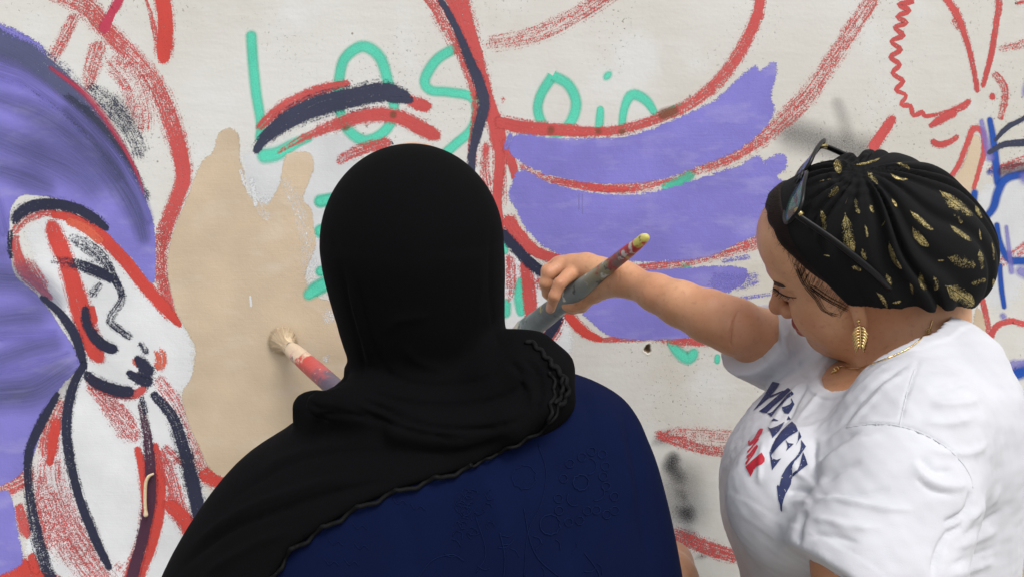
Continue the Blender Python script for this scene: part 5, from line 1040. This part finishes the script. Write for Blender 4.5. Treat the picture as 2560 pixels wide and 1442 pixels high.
# ------------------------------------------------------------------ sunglasses pushed up on the turban
def build_sunglasses():
    Lg = np.array([-.43, -.61, .67]); Lg /= np.linalg.norm(Lg); T = np.array([.85, -.50, .09]); T -= Lg * (T @ Lg); T /= np.linalg.norm(T); Hd = -np.cross(Lg, T)
    Lg, T, Hd = to_w(Lg), to_w(T), to_w(Hd)
    dep = (turb_c(2112, 630, .004) - CAM) @ FW; GO = CAM + ray(2006, 456) * .90
    for _ in range(30):     # rest the near temple on the turban, hinge beside the forehead
        e = GO + Lg * .085 + T * .085; GO = GO + ray(2006, 456) * (dep - (e - CAM) @ FW) * .7
        q = proj((GO + Lg * .0735 + T * .008)[None])[0]; GO = GO + (RT * (1984 - q[0]) - UPV * (541 - q[1])) * .00042 * .7
    root = empty('sunglasses', GO, 'black square sunglasses with tinted lenses pushed up on the turban', 'sunglasses')
    g = lambda l, h, t=0.0: GO + Lg * l + Hd * h + T * t
    black = mat_plain('glossy_black_acetate', (.005, .005, .006, 1), .35, spec=.35); gold = mat_plain('hinge_gold', srgb(190, 170, 120), .3, 1.0)
    t = NT('tinted_lens'); n = t.noise(t.pos(), 30, 2); t.P(Base_Color=t.mix(t.mapr(n, .35, .65), srgb(70, 112, 106), srgb(98, 86, 160)), Roughness=.06, Alpha=.72); lensm = t.m
    for s in (-1, 1):
        pts = []
        for k in range(40):
            an = 2 * np.pi * k / 40; cx, sx = math.cos(an), math.sin(an); x = .0335 * math.copysign(abs(cx) ** .55, cx); y = .0200 * math.copysign(abs(sx) ** .6, sx)
            l = s * (.0405 + x * (1 + .04 * (y < 0))); pts.append((l, -.001 + y, .010 * ((abs(l) - .02) / .06) ** 2))
        ring = np.array([g(*p) for p in pts]); ctr = ring.mean(0)
        loop = np.vstack([ring, ring[:2]]); V, F = tube(loop, .0024, 8, caps=False); mk('rim', V, F, black, root)
        nrm = np.cross(ring[10] - ring[0], ring[20] - ring[0]); nrm /= np.linalg.norm(nrm); off = T
        rows = []
        for q, rad in enumerate((0.02, .35, .7, .985)): rows.append(ctr + (ring - ctr) * rad + (-off * .003) * (1 - rad ** 2))
        V = np.vstack(rows); F = grid_faces(4, 40, True); V2 = np.vstack([V, V + off * .0016]); mk('lens', V2, np.vstack([F, F[:, ::-1] + len(V)]), lensm, root)
        tp = [g(s * .0735, -.004, .008), g(s * .0785, -.006, .016), g(s * .083, -.006, .045), g(s * .0885, -.004, .080), g(s * .090, .002, .112), g(s * .086, .012, .135)]
        pl = spline(np.array(tp), n=6); V, F = tube(pl, .0023, 8)
        c = np.repeat(np.vstack([pl[:1], pl, pl[-1:]]), 8, 0); d = V - c; hh = Hd; V = V + hh * (d @ hh)[:, None] * .7; mk('temple', V, F, black, root)
        V, F = tube(np.array([g(s * .070, -.007, .006), g(s * .0765, -.008, .014)]), .0036, 6); mk('hinge', V, F, gold, root)
    V, F = tube(spline(np.array([g(-.011, -.004, .0), g(0, -.008, -.002), g(.011, -.004, .0)]), n=5), .0024, 8); mk('bridge', V, F, black, root)
    return root
sunglasses = build_sunglasses()

# ------------------------------------------------------------------ earring and necklace
GOLD = mat_plain('polished_gold', srgb(226, 196, 140), .22, 1.0, scale=90)
def build_earring():
    lobe = head_c(2146, 800, .0015); vw = CAM - lobe; vw /= np.linalg.norm(vw); root = empty('earring', lobe, 'gold leaf-shaped drop earring hanging from the earlobe below the turban', 'earring')
    sc = .00043; dn, rt = np.array([0, 0, -1.0]), RT; rt = rt - vw * (rt @ vw); rt /= np.linalg.norm(rt); dn = -np.cross(vw, rt); dn = dn if dn[2] < 0 else -dn
    g = lambda x, y, d=0.0: lobe + rt * x * sc + dn * y * sc + vw * (d + .001)
    V, F = lathe(g(0, 0, -.002), g(0, 0, .004), [(0, .001), (.3, .0016), (.75, .0022), (1.0, .0014), (1.02, 0)], 14); mk('stud', V, F, GOLD, root)
    V, F = tube(np.array([g(1, 4), g(2, 12)]), .0008, 8); mk('link', V, F, GOLD, root)
    leaf = []
    spine = [(3, 11), (4, 30), (4, 50), (3, 66), (3, 74)]
    V, F = tube(np.array([g(x, y, .0012) for x, y in spline(spine, n=5)]), .0008, 8); mk('midrib', V, F, GOLD, root)
    for s in (-1, 1):
        for k in range(7):
            y0 = 15 + k * 8.0; ln = 20 * (1 - (k / 8.5) ** 2) * (1 if k else .85) * (1.0 if k else .9); x1, y1 = 3.5 + s * ln, y0 + 9 + ln * .30 + k * 1.2
            mid = (3.5 + s * ln * .55, y0 + 2 + ln * .10); pl = spline([(3.5, y0), mid, (x1, y1)], n=6); pts = np.array([g(x, y, .0004 + .0010 * math.sin(i / len(pl) * 3.1)) for i, (x, y) in enumerate(pl)])
            rr = .0017 * np.sin(np.linspace(.5, 2.75, len(pl))) ** .7; V, F = tube(pts, rr, 8); leaf.append((V, F)); mk('leaflet', V, F, GOLD, root)
    return root
earring = build_earring()
def build_necklace():
    px = [(2330, 798), (2322, 826), (2292, 858), (2250, 884), (2205, 903), (2160, 917), (2128, 924), (2106, 916), (2096, 920), (2090, 932)]; pts, last = [], None
    for x, y in spline(px, step=3):
        c_ = [k for k in (body_c(x, y, .0014), shirt_c(x, y, .0014)) if k is not None]; h = min(c_, key=lambda k: (k - CAM) @ FW, default=None); pts.append(h if h is not None else pts[-1])
    pts = np.array(pts); k = np.ones(7) / 7; pts = np.stack([np.convolve(np.pad(pts[:, i], 3, 'edge'), k, 'valid') for i in range(3)], 1)
    root = empty('necklace', pts[-1], 'thin gold chain necklace with knotted pendant at the neckline of the T-shirt', 'necklace')
    V, F = tube(pts, .0008 * (1 + .35 * np.sin(np.arange(len(pts)) * 2.1)), 6); mk('chain', V, F, GOLD, root)
    e = pts[-1]; kn = []
    for i in range(5):
        th = np.linspace(0, 2 * np.pi, 16); c = e + np.array([-.001 * i + .001 * math.sin(i * 2), -.001, -.0028 * i + .003]); rr = .0028 + .0006 * math.sin(i * 3)
        a1, u, w = frame((math.sin(i * 1.7), -1, math.cos(i * 2.3) * .6)); kn.append(tube(c + rr * (np.cos(th)[:, None] * u + np.sin(th)[:, None] * w), .0007, 6, caps=False))
    V, F = join(kn); mk('pendant', V, F, GOLD, root)
    cl = head_c(2320, 828, .002)
    if cl is not None:
        th = np.linspace(0, 2 * np.pi, 16); V, F = tube(cl + .0026 * (np.cos(th)[:, None] * RT + np.sin(th)[:, None] * UPV), .0007, 6, caps=False); mk('clasp', V, F, GOLD, root)
    return root
necklace = build_necklace()
